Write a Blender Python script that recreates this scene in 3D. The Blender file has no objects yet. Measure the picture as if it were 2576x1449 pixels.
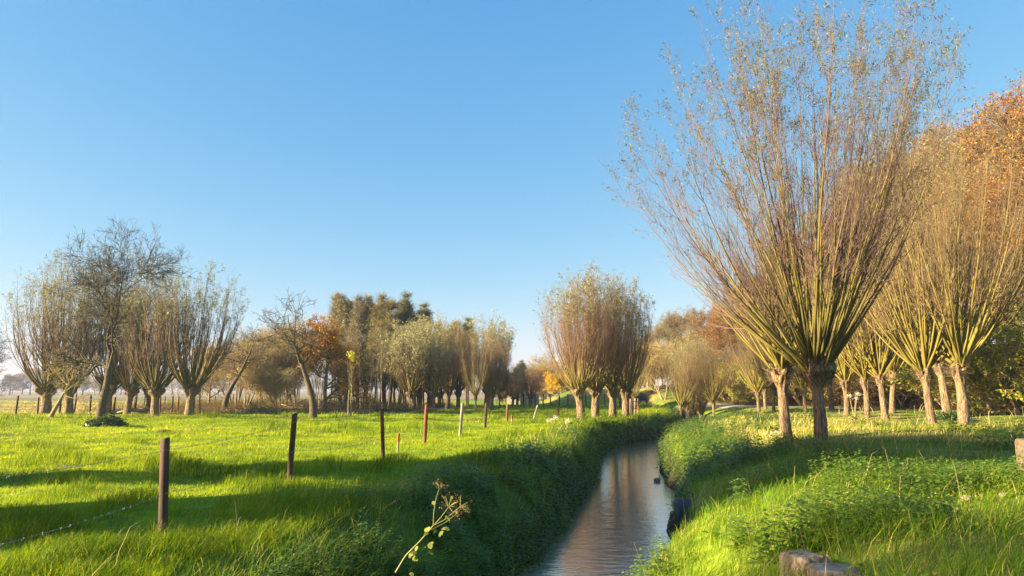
import bpy, math
import numpy as np
from mathutils import Vector, Matrix

# ------------------------------------------------------------------ camera, sky, sun, exposure
S = bpy.context.scene
EYE = 1.65
PITCH = math.radians(8.63)
FPX = 2576 * 24.0 / 36.0
cam_d = bpy.data.cameras.new('camera')
cam_d.lens = 24.0
cam_d.sensor_width = 36.0
cam_d.clip_start = 0.05
cam_d.clip_end = 12000
cam = bpy.data.objects.new('camera', cam_d)
S.collection.objects.link(cam)
cam.location = (0, 0, EYE)
cam.rotation_euler = (math.radians(90) + PITCH, 0, 0)
S.camera = cam

SUN_AZ = math.radians(17)      # the light travels towards +X, turned this much towards +Y
SUN_EL = math.radians(17.5)
W = bpy.data.worlds.new('World')
S.world = W
W.use_nodes = True
nt = W.node_tree
sky = nt.nodes.new('ShaderNodeTexSky')
sky.sky_type = 'NISHITA'
sky.sun_disc = False
sky.sun_elevation = SUN_EL
sky.sun_rotation = math.atan2(-math.cos(SUN_AZ), -math.sin(SUN_AZ))
sky.air_density = 1.0
sky.dust_density = 0.4
sky.ozone_density = 3.0
bg = nt.nodes['Background']
sep = nt.nodes.new('ShaderNodeSeparateColor'); comb = nt.nodes.new('ShaderNodeCombineColor')
nt.links.new(sky.outputs[0], sep.inputs[0])
for ch, (gain, power) in enumerate([(0.545, 1.2), (0.97, 0.66), (1.75, 0.30)]):
    pw_ = nt.nodes.new('ShaderNodeMath'); pw_.operation = 'POWER'; pw_.inputs[1].default_value = power
    ml_ = nt.nodes.new('ShaderNodeMath'); ml_.operation = 'MULTIPLY'; ml_.inputs[1].default_value = gain
    nt.links.new(sep.outputs[ch], pw_.inputs[0]); nt.links.new(pw_.outputs[0], ml_.inputs[0]); nt.links.new(ml_.outputs[0], comb.inputs[ch])
nt.links.new(comb.outputs[0], bg.inputs['Color'])
bg.inputs['Strength'].default_value = 0.069

sl = bpy.data.lights.new('sun', 'SUN')
sl.energy = 5.0
sl.angle = math.radians(0.6)
sl.color = (1.0, 0.80, 0.52)
so = bpy.data.objects.new('sun', sl)
S.collection.objects.link(so)
sdir = Vector((math.cos(SUN_AZ) * math.cos(SUN_EL), math.sin(SUN_AZ) * math.cos(SUN_EL), -math.sin(SUN_EL)))
so.rotation_euler = sdir.to_track_quat('-Z', 'Y').to_euler()
so.location = (-60, -20, 40)

S.view_settings.view_transform = 'Standard'
S.view_settings.look = 'None'
S.view_settings.exposure = 2.3
S.view_settings.gamma = 1.0
S.cycles.max_bounces = 6
S.cycles.diffuse_bounces = 3
S.cycles.glossy_bounces = 3
S.cycles.transmission_bounces = 4
S.cycles.transparent_max_bounces = 6
S.cycles.use_denoising = True

COL = S.collection
USE_HAZE = True
RNG = np.random.default_rng(7)

# ------------------------------------------------------------------ helpers
def smooth(a, b, x):
    t = np.clip((x - a) / (b - a), 0, 1)
    return t * t * (3 - 2 * t)

def _h(ix, iy, seed):
    v = np.sin(ix * 127.1 + iy * 311.7 + seed * 74.7) * 43758.5453
    return v - np.floor(v)

def noise(x, y, s=1.0, seed=0):
    x = np.asarray(x, float) / s
    y = np.asarray(y, float) / s
    ix = np.floor(x); iy = np.floor(y)
    fx = x - ix; fy = y - iy
    fx = fx * fx * (3 - 2 * fx); fy = fy * fy * (3 - 2 * fy)
    a = _h(ix, iy, seed); b = _h(ix + 1, iy, seed); c = _h(ix, iy + 1, seed); d = _h(ix + 1, iy + 1, seed)
    return (a * (1 - fx) + b * fx) * (1 - fy) + (c * (1 - fx) + d * fx) * fy

def norm(v):
    return v / np.maximum(np.linalg.norm(v, axis=-1, keepdims=True), 1e-9)

class Geo:
    """collects vertices, quads and triangles with a float attribute and links them as ONE mesh"""
    def __init__(self):
        self.v = []; self.q = []; self.t = []; self.a = []; self.mi = []; self.n = 0
    def add(self, v, q=None, a=None, t=None):
        v = np.asarray(v, float).reshape(-1, 3)
        if len(v) == 0: return self
        if q is not None and len(q): self.q.append(np.asarray(q, np.int64).reshape(-1, 4) + self.n)
        if t is not None and len(t): self.t.append(np.asarray(t, np.int64).reshape(-1, 3) + self.n)
        if a is None: a = np.zeros(len(v))
        a = np.broadcast_to(np.asarray(a, float), (len(v),)) if np.ndim(a) == 0 else np.asarray(a, float).reshape(-1)
        self.v.append(v); self.a.append(a); self.n += len(v)
        return self
    def mesh(self, name, mat, flat=False):
        v = np.concatenate(self.v); a = np.concatenate(self.a)
        q = np.concatenate(self.q) if self.q else np.zeros((0, 4), np.int64)
        t = np.concatenate(self.t) if self.t else np.zeros((0, 3), np.int64)
        me = bpy.data.meshes.new(name)
        me.vertices.add(len(v)); me.vertices.foreach_set('co', v.astype(np.float32).ravel())
        loops = np.concatenate([q.ravel(), t.ravel()]).astype(np.int32)
        me.loops.add(len(loops)); me.loops.foreach_set('vertex_index', loops)
        st = np.concatenate([np.arange(len(q)) * 4, len(q) * 4 + np.arange(len(t)) * 3]).astype(np.int32)
        me.polygons.add(len(st)); me.polygons.foreach_set('loop_start', st)
        me.polygons.foreach_set('use_smooth', np.full(len(st), not flat))
        at = me.attributes.new('rnd', 'FLOAT', 'POINT'); at.data.foreach_set('value', a.astype(np.float32))
        me.update(calc_edges=True)
        if mat: me.materials.append(mat)
        return me

def link(name, me, parent=None, loc=None, **props):
    o = bpy.data.objects.new(name, me)
    COL.objects.link(o)
    if parent is not None: o.parent = parent
    if loc is not None: o.location = loc
    for k, v in props.items(): o[k] = v
    return o

def thing(name, loc, label, category, group=None, rz=0.0, scale=None):
    o = bpy.data.objects.new(name, None)
    o.empty_display_size = 0.3
    COL.objects.link(o)
    o.location = loc; o.rotation_euler = (0, 0, rz)
    if scale is not None: o.scale = scale
    o['label'] = label; o['category'] = category
    if group: o['group'] = group
    return o

def tubes(P, R, sides=4, a=0.0):
    P = np.asarray(P, float); R = np.asarray(R, float)
    N, n, _ = P.shape
    T = norm(np.gradient(P, axis=1))
    ref = np.zeros((N, 1, 3)); ref[..., 2] = 1
    tm = np.abs(T[:, :, 2]).mean(1)
    ref[tm > 0.8] = (1, 0, 0)
    U = norm(np.cross(T, ref)); V = np.cross(T, U)
    an = np.arange(sides) * 2 * math.pi / sides
    v = P[:, :, None, :] + R[:, :, None, None] * (np.cos(an)[None, None, :, None] * U[:, :, None, :] + np.sin(an)[None, None, :, None] * V[:, :, None, :])
    idx = np.arange(N * n * sides).reshape(N, n, sides)
    A = idx[:, :-1, :]; B = idx[:, 1:, :]
    q = np.stack([A, np.roll(A, -1, 2), np.roll(B, -1, 2), B], -1).reshape(-1, 4)
    if np.ndim(a) == 0: aa = np.full(N * n * sides, float(a))
    else: aa = np.repeat(np.asarray(a, float).reshape(N, -1) * np.ones((1, n)), sides, axis=1).ravel() if np.asarray(a).ndim == 1 else np.repeat(np.asarray(a, float), sides, axis=1).ravel()
    return v.reshape(-1, 3), q, aa

def box(g, c, s, rz=0.0, a=0.0):
    c = np.array(c, float); s = np.array(s, float) / 2
    k = np.array([[-1,-1,-1],[1,-1,-1],[1,1,-1],[-1,1,-1],[-1,-1,1],[1,-1,1],[1,1,1],[-1,1,1]], float) * s
    R = np.array([[math.cos(rz), -math.sin(rz), 0], [math.sin(rz), math.cos(rz), 0], [0, 0, 1]])
    g.add(k @ R.T + c, [[0,3,2,1],[4,5,6,7],[0,1,5,4],[1,2,6,5],[2,3,7,6],[3,0,4,7]], a=a)

def loft(rings, g, a=0.0, cap=True):
    """rings (n, m, 3) -> closed side surface with end caps"""
    n, m, _ = rings.shape
    idx = np.arange(n * m).reshape(n, m)
    A = idx[:-1]; B = idx[1:]
    q = np.stack([A, np.roll(A, -1, 1), np.roll(B, -1, 1), B], -1).reshape(-1, 4)
    v = rings.reshape(-1, 3); t = []
    if cap:
        v = np.concatenate([v, rings[:1].mean(1), rings[-1:].mean(1)])
        j = np.arange(m); k = np.roll(j, -1)
        t = np.concatenate([np.stack([k, j, np.full(m, n * m)], 1), np.stack([idx[-1][j], idx[-1][k], np.full(m, n * m + 1)], 1)])
    g.add(v, q, a, t)

# ------------------------------------------------------------------ materials
def new_mat(name):
    m = bpy.data.materials.new(name); m.use_nodes = True
    nt = m.node_tree
    return m, nt, nt.nodes['Principled BSDF'], nt.nodes['Material Output']

def ramp(nt, fac, stops, interp='LINEAR'):
    r = nt.nodes.new('ShaderNodeValToRGB')
    r.color_ramp.interpolation = interp
    e = r.color_ramp.elements
    while len(e) < len(stops): e.new(0.5)
    for el, (p, c) in zip(e, stops):
        el.position = p; el.color = (c[0], c[1], c[2], 1)
    nt.links.new(fac, r.inputs[0])
    return r

def leafmat(name, stops, transl=0.45, rough=0.6, tmul=(1.3, 1.25, 0.8), spec=0.3):
    m, nt, bs, out = new_mat(name)
    at = nt.nodes.new('ShaderNodeAttribute'); at.attribute_name = 'rnd'
    r = ramp(nt, at.outputs['Fac'], stops)
    nt.links.new(r.outputs[0], bs.inputs['Base Color'])
    bs.inputs['Roughness'].default_value = rough
    bs.inputs['Specular IOR Level'].default_value = spec
    tr = nt.nodes.new('ShaderNodeBsdfTranslucent')
    mu = nt.nodes.new('ShaderNodeMix'); mu.data_type = 'RGBA'; mu.blend_type = 'MULTIPLY'
    mu.inputs['Factor'].default_value = 1.0
    nt.links.new(r.outputs[0], mu.inputs['A']); mu.inputs['B'].default_value = (*tmul, 1)
    nt.links.new(mu.outputs['Result'], tr.inputs['Color'])
    mx = nt.nodes.new('ShaderNodeMixShader'); mx.inputs[0].default_value = transl
    nt.links.new(bs.outputs[0], mx.inputs[1]); nt.links.new(tr.outputs[0], mx.inputs[2])
    nt.links.new(mx.outputs[0], out.inputs['Surface'])
    return m

def barkmat(name, c1, c2, scale=6.0, stretch=0.16, bump=0.6, moss=None, dist=0.03):
    m, nt, bs, out = new_mat(name)
    tc = nt.nodes.new('ShaderNodeTexCoord')
    mp = nt.nodes.new('ShaderNodeMapping'); mp.inputs['Scale'].default_value = (scale, scale, scale * stretch)
    nt.links.new(tc.outputs['Object'], mp.inputs[0])
    n1 = nt.nodes.new('ShaderNodeTexNoise'); n1.inputs['Scale'].default_value = 3.0; n1.inputs['Detail'].default_value = 6; n1.inputs['Distortion'].default_value = 1.2
    nt.links.new(mp.outputs[0], n1.inputs['Vector'])
    r = ramp(nt, n1.outputs['Fac'], [(0.36, c2), (0.5, tuple(0.6*a+0.4*b for a, b in zip(c1, c2))), (0.62, c1)])
    last = r.outputs[0]
    if moss:
        n2 = nt.nodes.new('ShaderNodeTexNoise'); n2.inputs['Scale'].default_value = 1.7; n2.inputs['Detail'].default_value = 3
        nt.links.new(tc.outputs['Object'], n2.inputs['Vector'])
        f = ramp(nt, n2.outputs['Fac'], [(0.5, (0, 0, 0)), (0.72, (1, 1, 1))])
        mx = nt.nodes.new('ShaderNodeMix'); mx.data_type = 'RGBA'
        nt.links.new(f.outputs[0], mx.inputs['Factor']); nt.links.new(last, mx.inputs['A']); mx.inputs['B'].default_value = (*moss, 1)
        last = mx.outputs['Result']
    nt.links.new(last, bs.inputs['Base Color'])
    bs.inputs['Roughness'].default_value = 0.9; bs.inputs['Specular IOR Level'].default_value = 0.15
    b = nt.nodes.new('ShaderNodeBump'); b.inputs['Strength'].default_value = bump; b.inputs['Distance'].default_value = dist
    nt.links.new(n1.outputs['Fac'], b.inputs['Height']); nt.links.new(b.outputs[0], bs.inputs['Normal'])
    return m

def rodmat(name, stops):
    """branches: colour by the thickness value stored on them, from thick base to thin twig"""
    m, nt, bs, out = new_mat(name)
    at = nt.nodes.new('ShaderNodeAttribute'); at.attribute_name = 'rnd'
    tc = nt.nodes.new('ShaderNodeTexCoord')
    n1 = nt.nodes.new('ShaderNodeTexNoise'); n1.inputs['Scale'].default_value = 3.0; n1.inputs['Detail'].default_value = 3
    nt.links.new(tc.outputs['Object'], n1.inputs['Vector'])
    ma = nt.nodes.new('ShaderNodeMath'); ma.operation = 'MULTIPLY_ADD'; ma.inputs[1].default_value = 0.5; ma.inputs[2].default_value = -0.25
    nt.links.new(n1.outputs['Fac'], ma.inputs[0])
    ad = nt.nodes.new('ShaderNodeMath'); ad.operation = 'ADD'; ad.use_clamp = True
    nt.links.new(ma.outputs[0], ad.inputs[0]); nt.links.new(at.outputs['Fac'], ad.inputs[1])
    r = ramp(nt, ad.outputs[0], stops)
    nt.links.new(r.outputs[0], bs.inputs['Base Color'])
    bs.inputs['Roughness'].default_value = 0.7; bs.inputs['Specular IOR Level'].default_value = 0.2
    return m

def plain(name, c1, c2, scale=8.0, rough=0.8, bump=0.2, spec=0.3, stretch=(1, 1, 1)):
    m, nt, bs, out = new_mat(name)
    tc = nt.nodes.new('ShaderNodeTexCoord')
    mp = nt.nodes.new('ShaderNodeMapping'); mp.inputs['Scale'].default_value = stretch
    nt.links.new(tc.outputs['Object'], mp.inputs[0])
    n1 = nt.nodes.new('ShaderNodeTexNoise'); n1.inputs['Scale'].default_value = scale; n1.inputs['Detail'].default_value = 6; n1.inputs['Roughness'].default_value = 0.65
    nt.links.new(mp.outputs[0], n1.inputs['Vector'])
    r = ramp(nt, n1.outputs['Fac'], [(0.35, c1), (0.65, c2)])
    nt.links.new(r.outputs[0], bs.inputs['Base Color'])
    bs.inputs['Roughness'].default_value = rough; bs.inputs['Specular IOR Level'].default_value = spec
    b = nt.nodes.new('ShaderNodeBump'); b.inputs['Strength'].default_value = bump; b.inputs['Distance'].default_value = 0.02
    nt.links.new(n1.outputs['Fac'], b.inputs['Height']); nt.links.new(b.outputs[0], bs.inputs['Normal'])
    return m

M = {}
M['bark'] = barkmat('willow_bark', (0.32, 0.225, 0.135), (0.05, 0.035, 0.022), 9, 0.13, 1.0, (0.20, 0.16, 0.05), 0.06)
M['bark_pale'] = barkmat('pale_bark', (0.36, 0.29, 0.18), (0.12, 0.09, 0.05), 8, 0.3, 0.4, (0.16, 0.16, 0.04))
M['bark_dark'] = barkmat('dark_bark', (0.15, 0.115, 0.075), (0.03, 0.022, 0.015), 9, 0.3, 0.8, (0.12, 0.12, 0.03))
M['rod_yellow'] = rodmat('yellow_rods', [(0.0, (0.175, 0.145, 0.025)), (0.35, (0.19, 0.15, 0.04)), (0.65, (0.155, 0.115, 0.05)), (1.0, (0.16, 0.105, 0.06))])
M['rod_red'] = rodmat('reddish_rods', [(0.0, (0.20, 0.16, 0.04)), (0.3, (0.19, 0.14, 0.055)), (0.65, (0.24, 0.135, 0.075)), (1.0, (0.29, 0.165, 0.11))])
M['rod_dull'] = rodmat('dull_brown_rods', [(0.0, (0.15, 0.12, 0.03)), (0.3, (0.14, 0.105, 0.045)), (0.65, (0.165, 0.105, 0.065)), (1.0, (0.20, 0.13, 0.095))])
M['rod_big'] = rodmat('shade_darkened_olive_rods', [(0.0, (0.11, 0.095, 0.02)), (0.3, (0.15, 0.12, 0.03)), (0.6, (0.16, 0.105, 0.06)), (1.0, (0.19, 0.115, 0.11))])  # tallest willow: olive darkened, a neighbouring tree's shade put into the colour
M['rod_brown'] = rodmat('brown_twigs', [(0.0, (0.09, 0.075, 0.03)), (0.5, (0.13, 0.105, 0.05)), (1.0, (0.18, 0.14, 0.08))])
M['rod_dark'] = rodmat('dark_twigs', [(0.0, (0.06, 0.05, 0.02)), (0.5, (0.08, 0.065, 0.03)), (1.0, (0.10, 0.08, 0.045))])
M['rod_olive'] = rodmat('olive_twigs', [(0.0, (0.24, 0.19, 0.06)), (0.5, (0.32, 0.25, 0.08)), (1.0, (0.38, 0.28, 0.11))])
M['leaf_willow'] = leafmat('willow_leaves', [(0.0, (0.12, 0.14, 0.055)), (0.5, (0.21, 0.22, 0.095)), (0.8, (0.30, 0.28, 0.12)), (1.0, (0.44, 0.31, 0.09))], 0.35, 0.45)
M['leaf_big'] = leafmat('dull_willow_leaves', [(0.0, (0.08, 0.10, 0.035)), (0.5, (0.14, 0.15, 0.055)), (0.8, (0.22, 0.19, 0.07)), (1.0, (0.32, 0.19, 0.06))], 0.35, 0.55)
M['leaf_silver'] = leafmat('silver_willow_leaves', [(0.0, (0.17, 0.18, 0.07)), (0.5, (0.30, 0.30, 0.14)), (1.0, (0.50, 0.46, 0.26))], 0.3, 0.45)
M['leaf_olive'] = leafmat('olive_leaves', [(0.0, (0.10, 0.12, 0.025)), (0.5, (0.21, 0.21, 0.045)), (1.0, (0.33, 0.25, 0.05))], 0.4)
M['leaf_brown'] = leafmat('brown_leaves', [(0.0, (0.11, 0.085, 0.03)), (0.5, (0.21, 0.15, 0.045)), (1.0, (0.30, 0.21, 0.06))], 0.35)
M['leaf_orange'] = leafmat('orange_leaves', [(0.0, (0.15, 0.055, 0.014)), (0.5, (0.28, 0.11, 0.016)), (1.0, (0.38, 0.19, 0.025))], 0.45)
M['leaf_gold'] = leafmat('golden_oak_leaves', [(0.0, (0.26, 0.10, 0.015)), (0.5, (0.50, 0.23, 0.02)), (1.0, (0.66, 0.40, 0.03))], 0.45)
M['leaf_deep'] = leafmat('deep_green_leaves', [(0.0, (0.07, 0.10, 0.03)), (0.5, (0.14, 0.17, 0.05)), (1.0, (0.26, 0.25, 0.08))], 0.4)
M['leaf_rust'] = leafmat('rust_leaves', [(0.0, (0.14, 0.07, 0.025)), (0.5, (0.28, 0.14, 0.03)), (0.85, (0.38, 0.22, 0.04)), (1.0, (0.22, 0.22, 0.05))], 0.45)
M['leaf_yellow'] = leafmat('yellow_leaves', [(0.0, (0.45, 0.30, 0.01)), (1.0, (0.75, 0.52, 0.02))], 0.45)
M['leaf_hazel'] = leafmat('hazel_leaves', [(0.0, (0.08, 0.12, 0.02)), (0.6, (0.22, 0.27, 0.025)), (0.85, (0.46, 0.42, 0.03)), (1.0, (0.7, 0.5, 0.02))], 0.45)
M['leaf_dark'] = leafmat('dark_ivy_leaves', [(0.0, (0.025, 0.05, 0.015)), (1.0, (0.07, 0.12, 0.025))], 0.25, 0.35)
M['grass'] = leafmat('meadow_grass', [(0.0, (0.08, 0.15, 0.005)), (0.3, (0.21, 0.31, 0.004)), (0.62, (0.36, 0.43, 0.005)), (0.82, (0.48, 0.48, 0.015)), (1.0, (0.58, 0.46, 0.18))], 0.5, 0.6, (1.25, 1.12, 0.3), 0.15)
M['long_grass'] = leafmat('bank_grass', [(0.0, (0.05, 0.12, 0.010)), (0.4, (0.15, 0.26, 0.008)), (0.75, (0.29, 0.38, 0.009)), (0.9, (0.44, 0.40, 0.05)), (1.0, (0.58, 0.44, 0.18))], 0.45, 0.45, (1.3, 1.12, 0.35), 0.2)
M['nettle'] = leafmat('nettle_leaves', [(0.0, (0.05, 0.11, 0.018)), (0.5, (0.13, 0.22, 0.02)), (0.85, (0.24, 0.33, 0.025)), (1.0, (0.40, 0.34, 0.05))], 0.35, 0.45, (1.3, 1.3, 0.5))
M['straw'] = leafmat('dry_grass', [(0.0, (0.25, 0.28, 0.03)), (0.4, (0.46, 0.38, 0.11)), (1.0, (0.62, 0.47, 0.22))], 0.35, 0.6, (1.1, 1.0, 0.8))
M['litter'] = leafmat('fallen_leaves', [(0.0, (0.14, 0.08, 0.035)), (1.0, (0.36, 0.20, 0.09))], 0.1)

# ------------------------------------------------------------------ the lie of the land
_ry = np.array([-30, -10, 0, 5, 8, 10.7, 12, 15.8, 18.8, 23.2, 30, 35.6, 38.5, 41, 45, 50, 55, 62, 68, 78, 95, 120, 200, 400.])
_rx = np.array([-9, -4.6, -2.1, -0.7, 0.2, 1.12, 1.55, 2.40, 3.25, 3.95, 5.05, 6.25, 7.65, 9.3, 11.3, 13.4, 15.0, 16.2, 16.8, 17.0, 16.0, 12, 5, -5.])
_rw = np.array([1.1, 1.1, 1.1, 1.1, 1.1, 1.12, 1.08, 1.08, 1.3, 1.13, 1.27, 1.2, 1.15, 1.15, 1.2, 1.2, 1.2, 1.15, 1.1, 1.1, 1.1, 1.1, 1.1, 1.1])
_yy = np.arange(-30, 400, 0.25)
_k = np.ones(7) / 7
def _sm(a):
    a = np.interp(_yy, _ry, a)
    for _ in range(2):
        p = np.pad(a, 3, mode='edge'); a = np.convolve(p, _k, 'valid')
    return a
_cx = _sm(_rx); _cw = _sm(_rw); _cg = np.gradient(_cx, _yy)
WATER = -1.25

def river_d(x, y):
    """signed distance from the stream's middle (negative: left bank) and half width"""
    cx = np.interp(y, _yy, _cx); g = np.interp(y, _yy, _cg); w = np.interp(y, _yy, _cw)
    return (x - cx) / np.sqrt(1 + g * g), w

PATH = np.array([(60, 30), (46, 36.5), (38, 41), (31.5, 45.0), (27, 50), (23.5, 57), (21.5, 66), (21.5, 78), (23, 95), (27, 130), (30, 200)], float)
_pd = np.concatenate([[0], np.cumsum(np.linalg.norm(np.diff(PATH, axis=0), axis=1))])
_ps = np.arange(0, _pd[-1], 1.0)
PATHP = np.stack([np.interp(_ps, _pd, PATH[:, 0]), np.interp(_ps, _pd, PATH[:, 1])], 1)
for _ in range(3):
    PATHP[1:-1] = (PATHP[:-2] + PATHP[1:-1] * 2 + PATHP[2:]) / 4

def path_x(y):
    o = np.argsort(PATHP[:, 1]); return np.interp(y, PATHP[o, 1], PATHP[o, 0])

def H(x, y):
    x = np.asarray(x, float); y = np.asarray(y, float)
    d, w = river_d(x, y)
    wob = (noise(x, y, 1.7, 3) - 0.5) * 0.5
    # left bank
    sl = np.clip((-d - w + 0.1) / (2.3 - 1.0 * smooth(10, 18, y) + wob), 0, 1); sl = 1 - (1 - sl) ** 2.0
    # right bank
    lev = 0.30 + 0.22 * smooth(13, 6, y) + 0.05 * smooth(30, 60, y)
    k_ = 0.45 + 0.55 * smooth(7.5, 17, y)
    s_ = (d - w + 0.1) / k_ + wob * 0.4
    zr = np.interp(s_, [-0.6, 0, 0.12, 0.5, 1.2, 3.2, 5.5], [0, 0.12, 0.24, 0.56, 0.70, 0.90, 1.0])
    bed = -1.55
    z = np.where(d < 0, bed + (0 - bed) * sl, bed + (lev - bed) * zr)
    z = z - 0.3 * np.exp(-((x - 3.2) ** 2 + (y - 13.8) ** 2) / 0.25)
    # the far field and the wood rise a little
    right = np.where(d > 0, 1.0, 0.0)
    px = path_x(np.clip(y, 31, 190))
    z = z + right * 2.2 * smooth(2, 14, x - px - 2.0) * smooth(20, 40, y)
    out = np.where(np.abs(d) > w, 1.0, 0.0) * smooth(0.2, 2.5, np.abs(d) - w)
    near = smooth(140, 60, y)
    pm = smooth(1.0, 2.4, np.abs(x - px))
    pm = np.where(y > 31, pm, 1.0)
    z = z + out * near * pm * ((noise(x, y, 1.1, 1) - 0.5) * 0.12 + (noise(x, y * 1.5, 2.9, 2) - 0.5) * 0.17 + (noise(x, y, 11, 4) - 0.5) * 0.18 * smooth(10, 20, y))
    # green dike beyond the meadow
    dk = np.exp(-((y - 96) / 7.5) ** 2) * smooth(3.0, 9.5, x) * smooth(34, 22, x)
    z = z + 2.3 * dk
    z = z + 0.5 * np.exp(-((y - 79) / 3.5) ** 2) * smooth(5, 9, x) * smooth(24, 18, x)
    # brambly rise behind the left willows
    z = z + 0.35 * np.exp(-((y - 66) / 5.0) ** 2) * smooth(-40, -30, x) * smooth(-9, -16, x)
    return z

def P(px, D, dz=0.0):
    """ground point seen in the photograph's column px at the distance D"""
    u = (px - 1288) / FPX
    z = 0.0
    for _ in range(6):
        X = u * (D * math.cos(PITCH) + (z - EYE) * math.sin(PITCH))
        z = float(H(X, D))
    return np.array([X, D, z + dz])

def ZP(py, D):
    v = (724.5 - py) / FPX; c, s = math.cos(PITCH), math.sin(PITCH)
    return EYE + D * (v * c + s) / (c - v * s)

# ground sheet
def axis_pts(lo, hi, a, b, step, grow):
    mid = list(np.arange(a, b + 1e-6, step)); l = [a]; s = step
    while l[-1] > lo: s *= grow; l.append(l[-1] - s)
    r = [b]; s = step
    while r[-1] < hi: s *= grow; r.append(r[-1] + s)
    return np.array(l[1:][::-1] + mid + r[1:])
xs = axis_pts(-4000, 4000, -9, 24, 0.14, 1.035)
ys = axis_pts(-300, 7000, 1, 26, 0.16, 1.018)
gx, gy = np.meshgrid(xs, ys)
gz = H(gx, gy)
nv = len(xs)
idx = np.arange(gx.size).reshape(gx.shape)
q = np.stack([idx[:-1, :-1], idx[:-1, 1:], idx[1:, 1:], idx[1:, :-1]], -1).reshape(-1, 4)

def lerp(a, b, t): return a + (np.asarray(b) - a) * t[..., None]

def zone_colour(x, y):
    d, w = river_d(x, y)
    n1 = noise(x, y, 2.3, 11); n2 = noise(x, y, 9, 12); n3 = noise(x, y, 0.5, 13)
    c = np.zeros(x.shape + (3,)) + np.array([0.15, 0.24, 0.012])
    c = lerp(c, [0.27, 0.34, 0.015], n1 * 0.8)
    c = lerp(c, [0.06, 0.11, 0.018], (n3 > 0.72) * 0.5)
    c = lerp(c, [0.12, 0.085, 0.045], smooth(0.74, 0.84, noise(x, y, 0.8, 95)) * smooth(0.4, 0.6, noise(x, y, 6, 96)) * (y < 60) * 0.8)
    # rough ground behind the left fence
    rough = smooth(50.5, 53, y + (x + 30) * 0.05) * smooth(-7, -12, x)
    rc = lerp(np.zeros(x.shape + (3,)) + np.array([0.19, 0.16, 0.06]), [0.14, 0.20, 0.04], smooth(0.35, 0.7, noise(x, y, 4, 14)))
    rc = lerp(rc, [0.08, 0.055, 0.03], smooth(0.6, 0.8, noise(x, y, 1.6, 15)))
    c = lerp(c, rc, rough)
    # leaf litter under the copse
    lit = smooth(52, 54, y + n2 * 2) * smooth(92, 84, y) * smooth(-37, -30, x) * smooth(-6, -10, x)
    c = lerp(c, lerp(np.zeros(x.shape + (3,)) + np.array([0.17, 0.085, 0.04]), [0.10, 0.07, 0.03], n1), lit * 0.95)
    # far fields
    far = smooth(120, 135, y + n2 * 8)
    fc = lerp(np.zeros(x.shape + (3,)) + np.array([0.27, 0.20, 0.11]), [0.12, 0.18, 0.04], smooth(170, 135, y))
    fc = lerp(fc, [0.15, 0.17, 0.07], smooth(0.5, 0.8, noise(x, y * 0.3, 40, 16)) * 0.6)
    c = lerp(c, fc, far)
    # dike: dry and green grass
    dk = np.exp(-((y - 96) / 9) ** 2) * smooth(2, 8, x) * smooth(36, 26, x)
    c = lerp(c, lerp(np.zeros(x.shape + (3,)) + np.array([0.30, 0.25, 0.07]), [0.10, 0.15, 0.03], smooth(0.4, 0.65, n1)), np.clip(dk * 1.6, 0, 1))
    # right bank: rougher
    r = (d > w) * smooth(0.5, 3, d - w)
    c = lerp(c, lerp(np.zeros(x.shape + (3,)) + np.array([0.10, 0.15, 0.025]), [0.22, 0.19, 0.07], smooth(0.4, 0.7, n1)), r * 0.75)
    px = path_x(np.clip(y, 31, 190))
    wd = r * smooth(2.5, 5.5, x - px + n2 * 2) * (y > 25)
    c = lerp(c, [0.13, 0.085, 0.04], wd * 0.85)
    # bare earth below the waterline and at the toe of the banks
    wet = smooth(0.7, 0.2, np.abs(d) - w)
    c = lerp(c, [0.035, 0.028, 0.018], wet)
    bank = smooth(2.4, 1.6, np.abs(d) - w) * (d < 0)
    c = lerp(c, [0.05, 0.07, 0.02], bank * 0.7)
    return c

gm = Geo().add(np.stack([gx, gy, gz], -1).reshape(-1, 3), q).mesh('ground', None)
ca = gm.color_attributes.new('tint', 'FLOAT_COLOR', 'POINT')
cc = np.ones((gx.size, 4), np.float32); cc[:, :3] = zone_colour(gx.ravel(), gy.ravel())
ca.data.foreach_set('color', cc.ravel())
m, nt, bs, out = new_mat('ground_soil_and_turf')
at = nt.nodes.new('ShaderNodeAttribute'); at.attribute_name = 'tint'
tc = nt.nodes.new('ShaderNodeTexCoord')
n1 = nt.nodes.new('ShaderNodeTexNoise'); n1.inputs['Scale'].default_value = 2.2; n1.inputs['Detail'].default_value = 10; n1.inputs['Roughness'].default_value = 0.72
nt.links.new(tc.outputs['Object'], n1.inputs['Vector'])
r = ramp(nt, n1.outputs['Fac'], [(0.3, (0.45, 0.45, 0.45)), (0.7, (1.45, 1.45, 1.45))])
mu = nt.nodes.new('ShaderNodeMix'); mu.data_type = 'RGBA'; mu.blend_type = 'MULTIPLY'; mu.inputs['Factor'].default_value = 1
nt.links.new(at.outputs['Color'], mu.inputs['A']); nt.links.new(r.outputs[0], mu.inputs['B'])
nt.links.new(mu.outputs['Result'], bs.inputs['Base Color'])
bs.inputs['Roughness'].default_value = 0.95; bs.inputs['Specular IOR Level'].default_value = 0.1
b = nt.nodes.new('ShaderNodeBump'); b.inputs['Strength'].default_value = 0.8; b.inputs['Distance'].default_value = 0.069
nt.links.new(n1.outputs['Fac'], b.inputs['Height']); nt.links.new(b.outputs[0], bs.inputs['Normal'])
gm.materials.append(m)
link('ground', gm, kind='structure')

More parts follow.
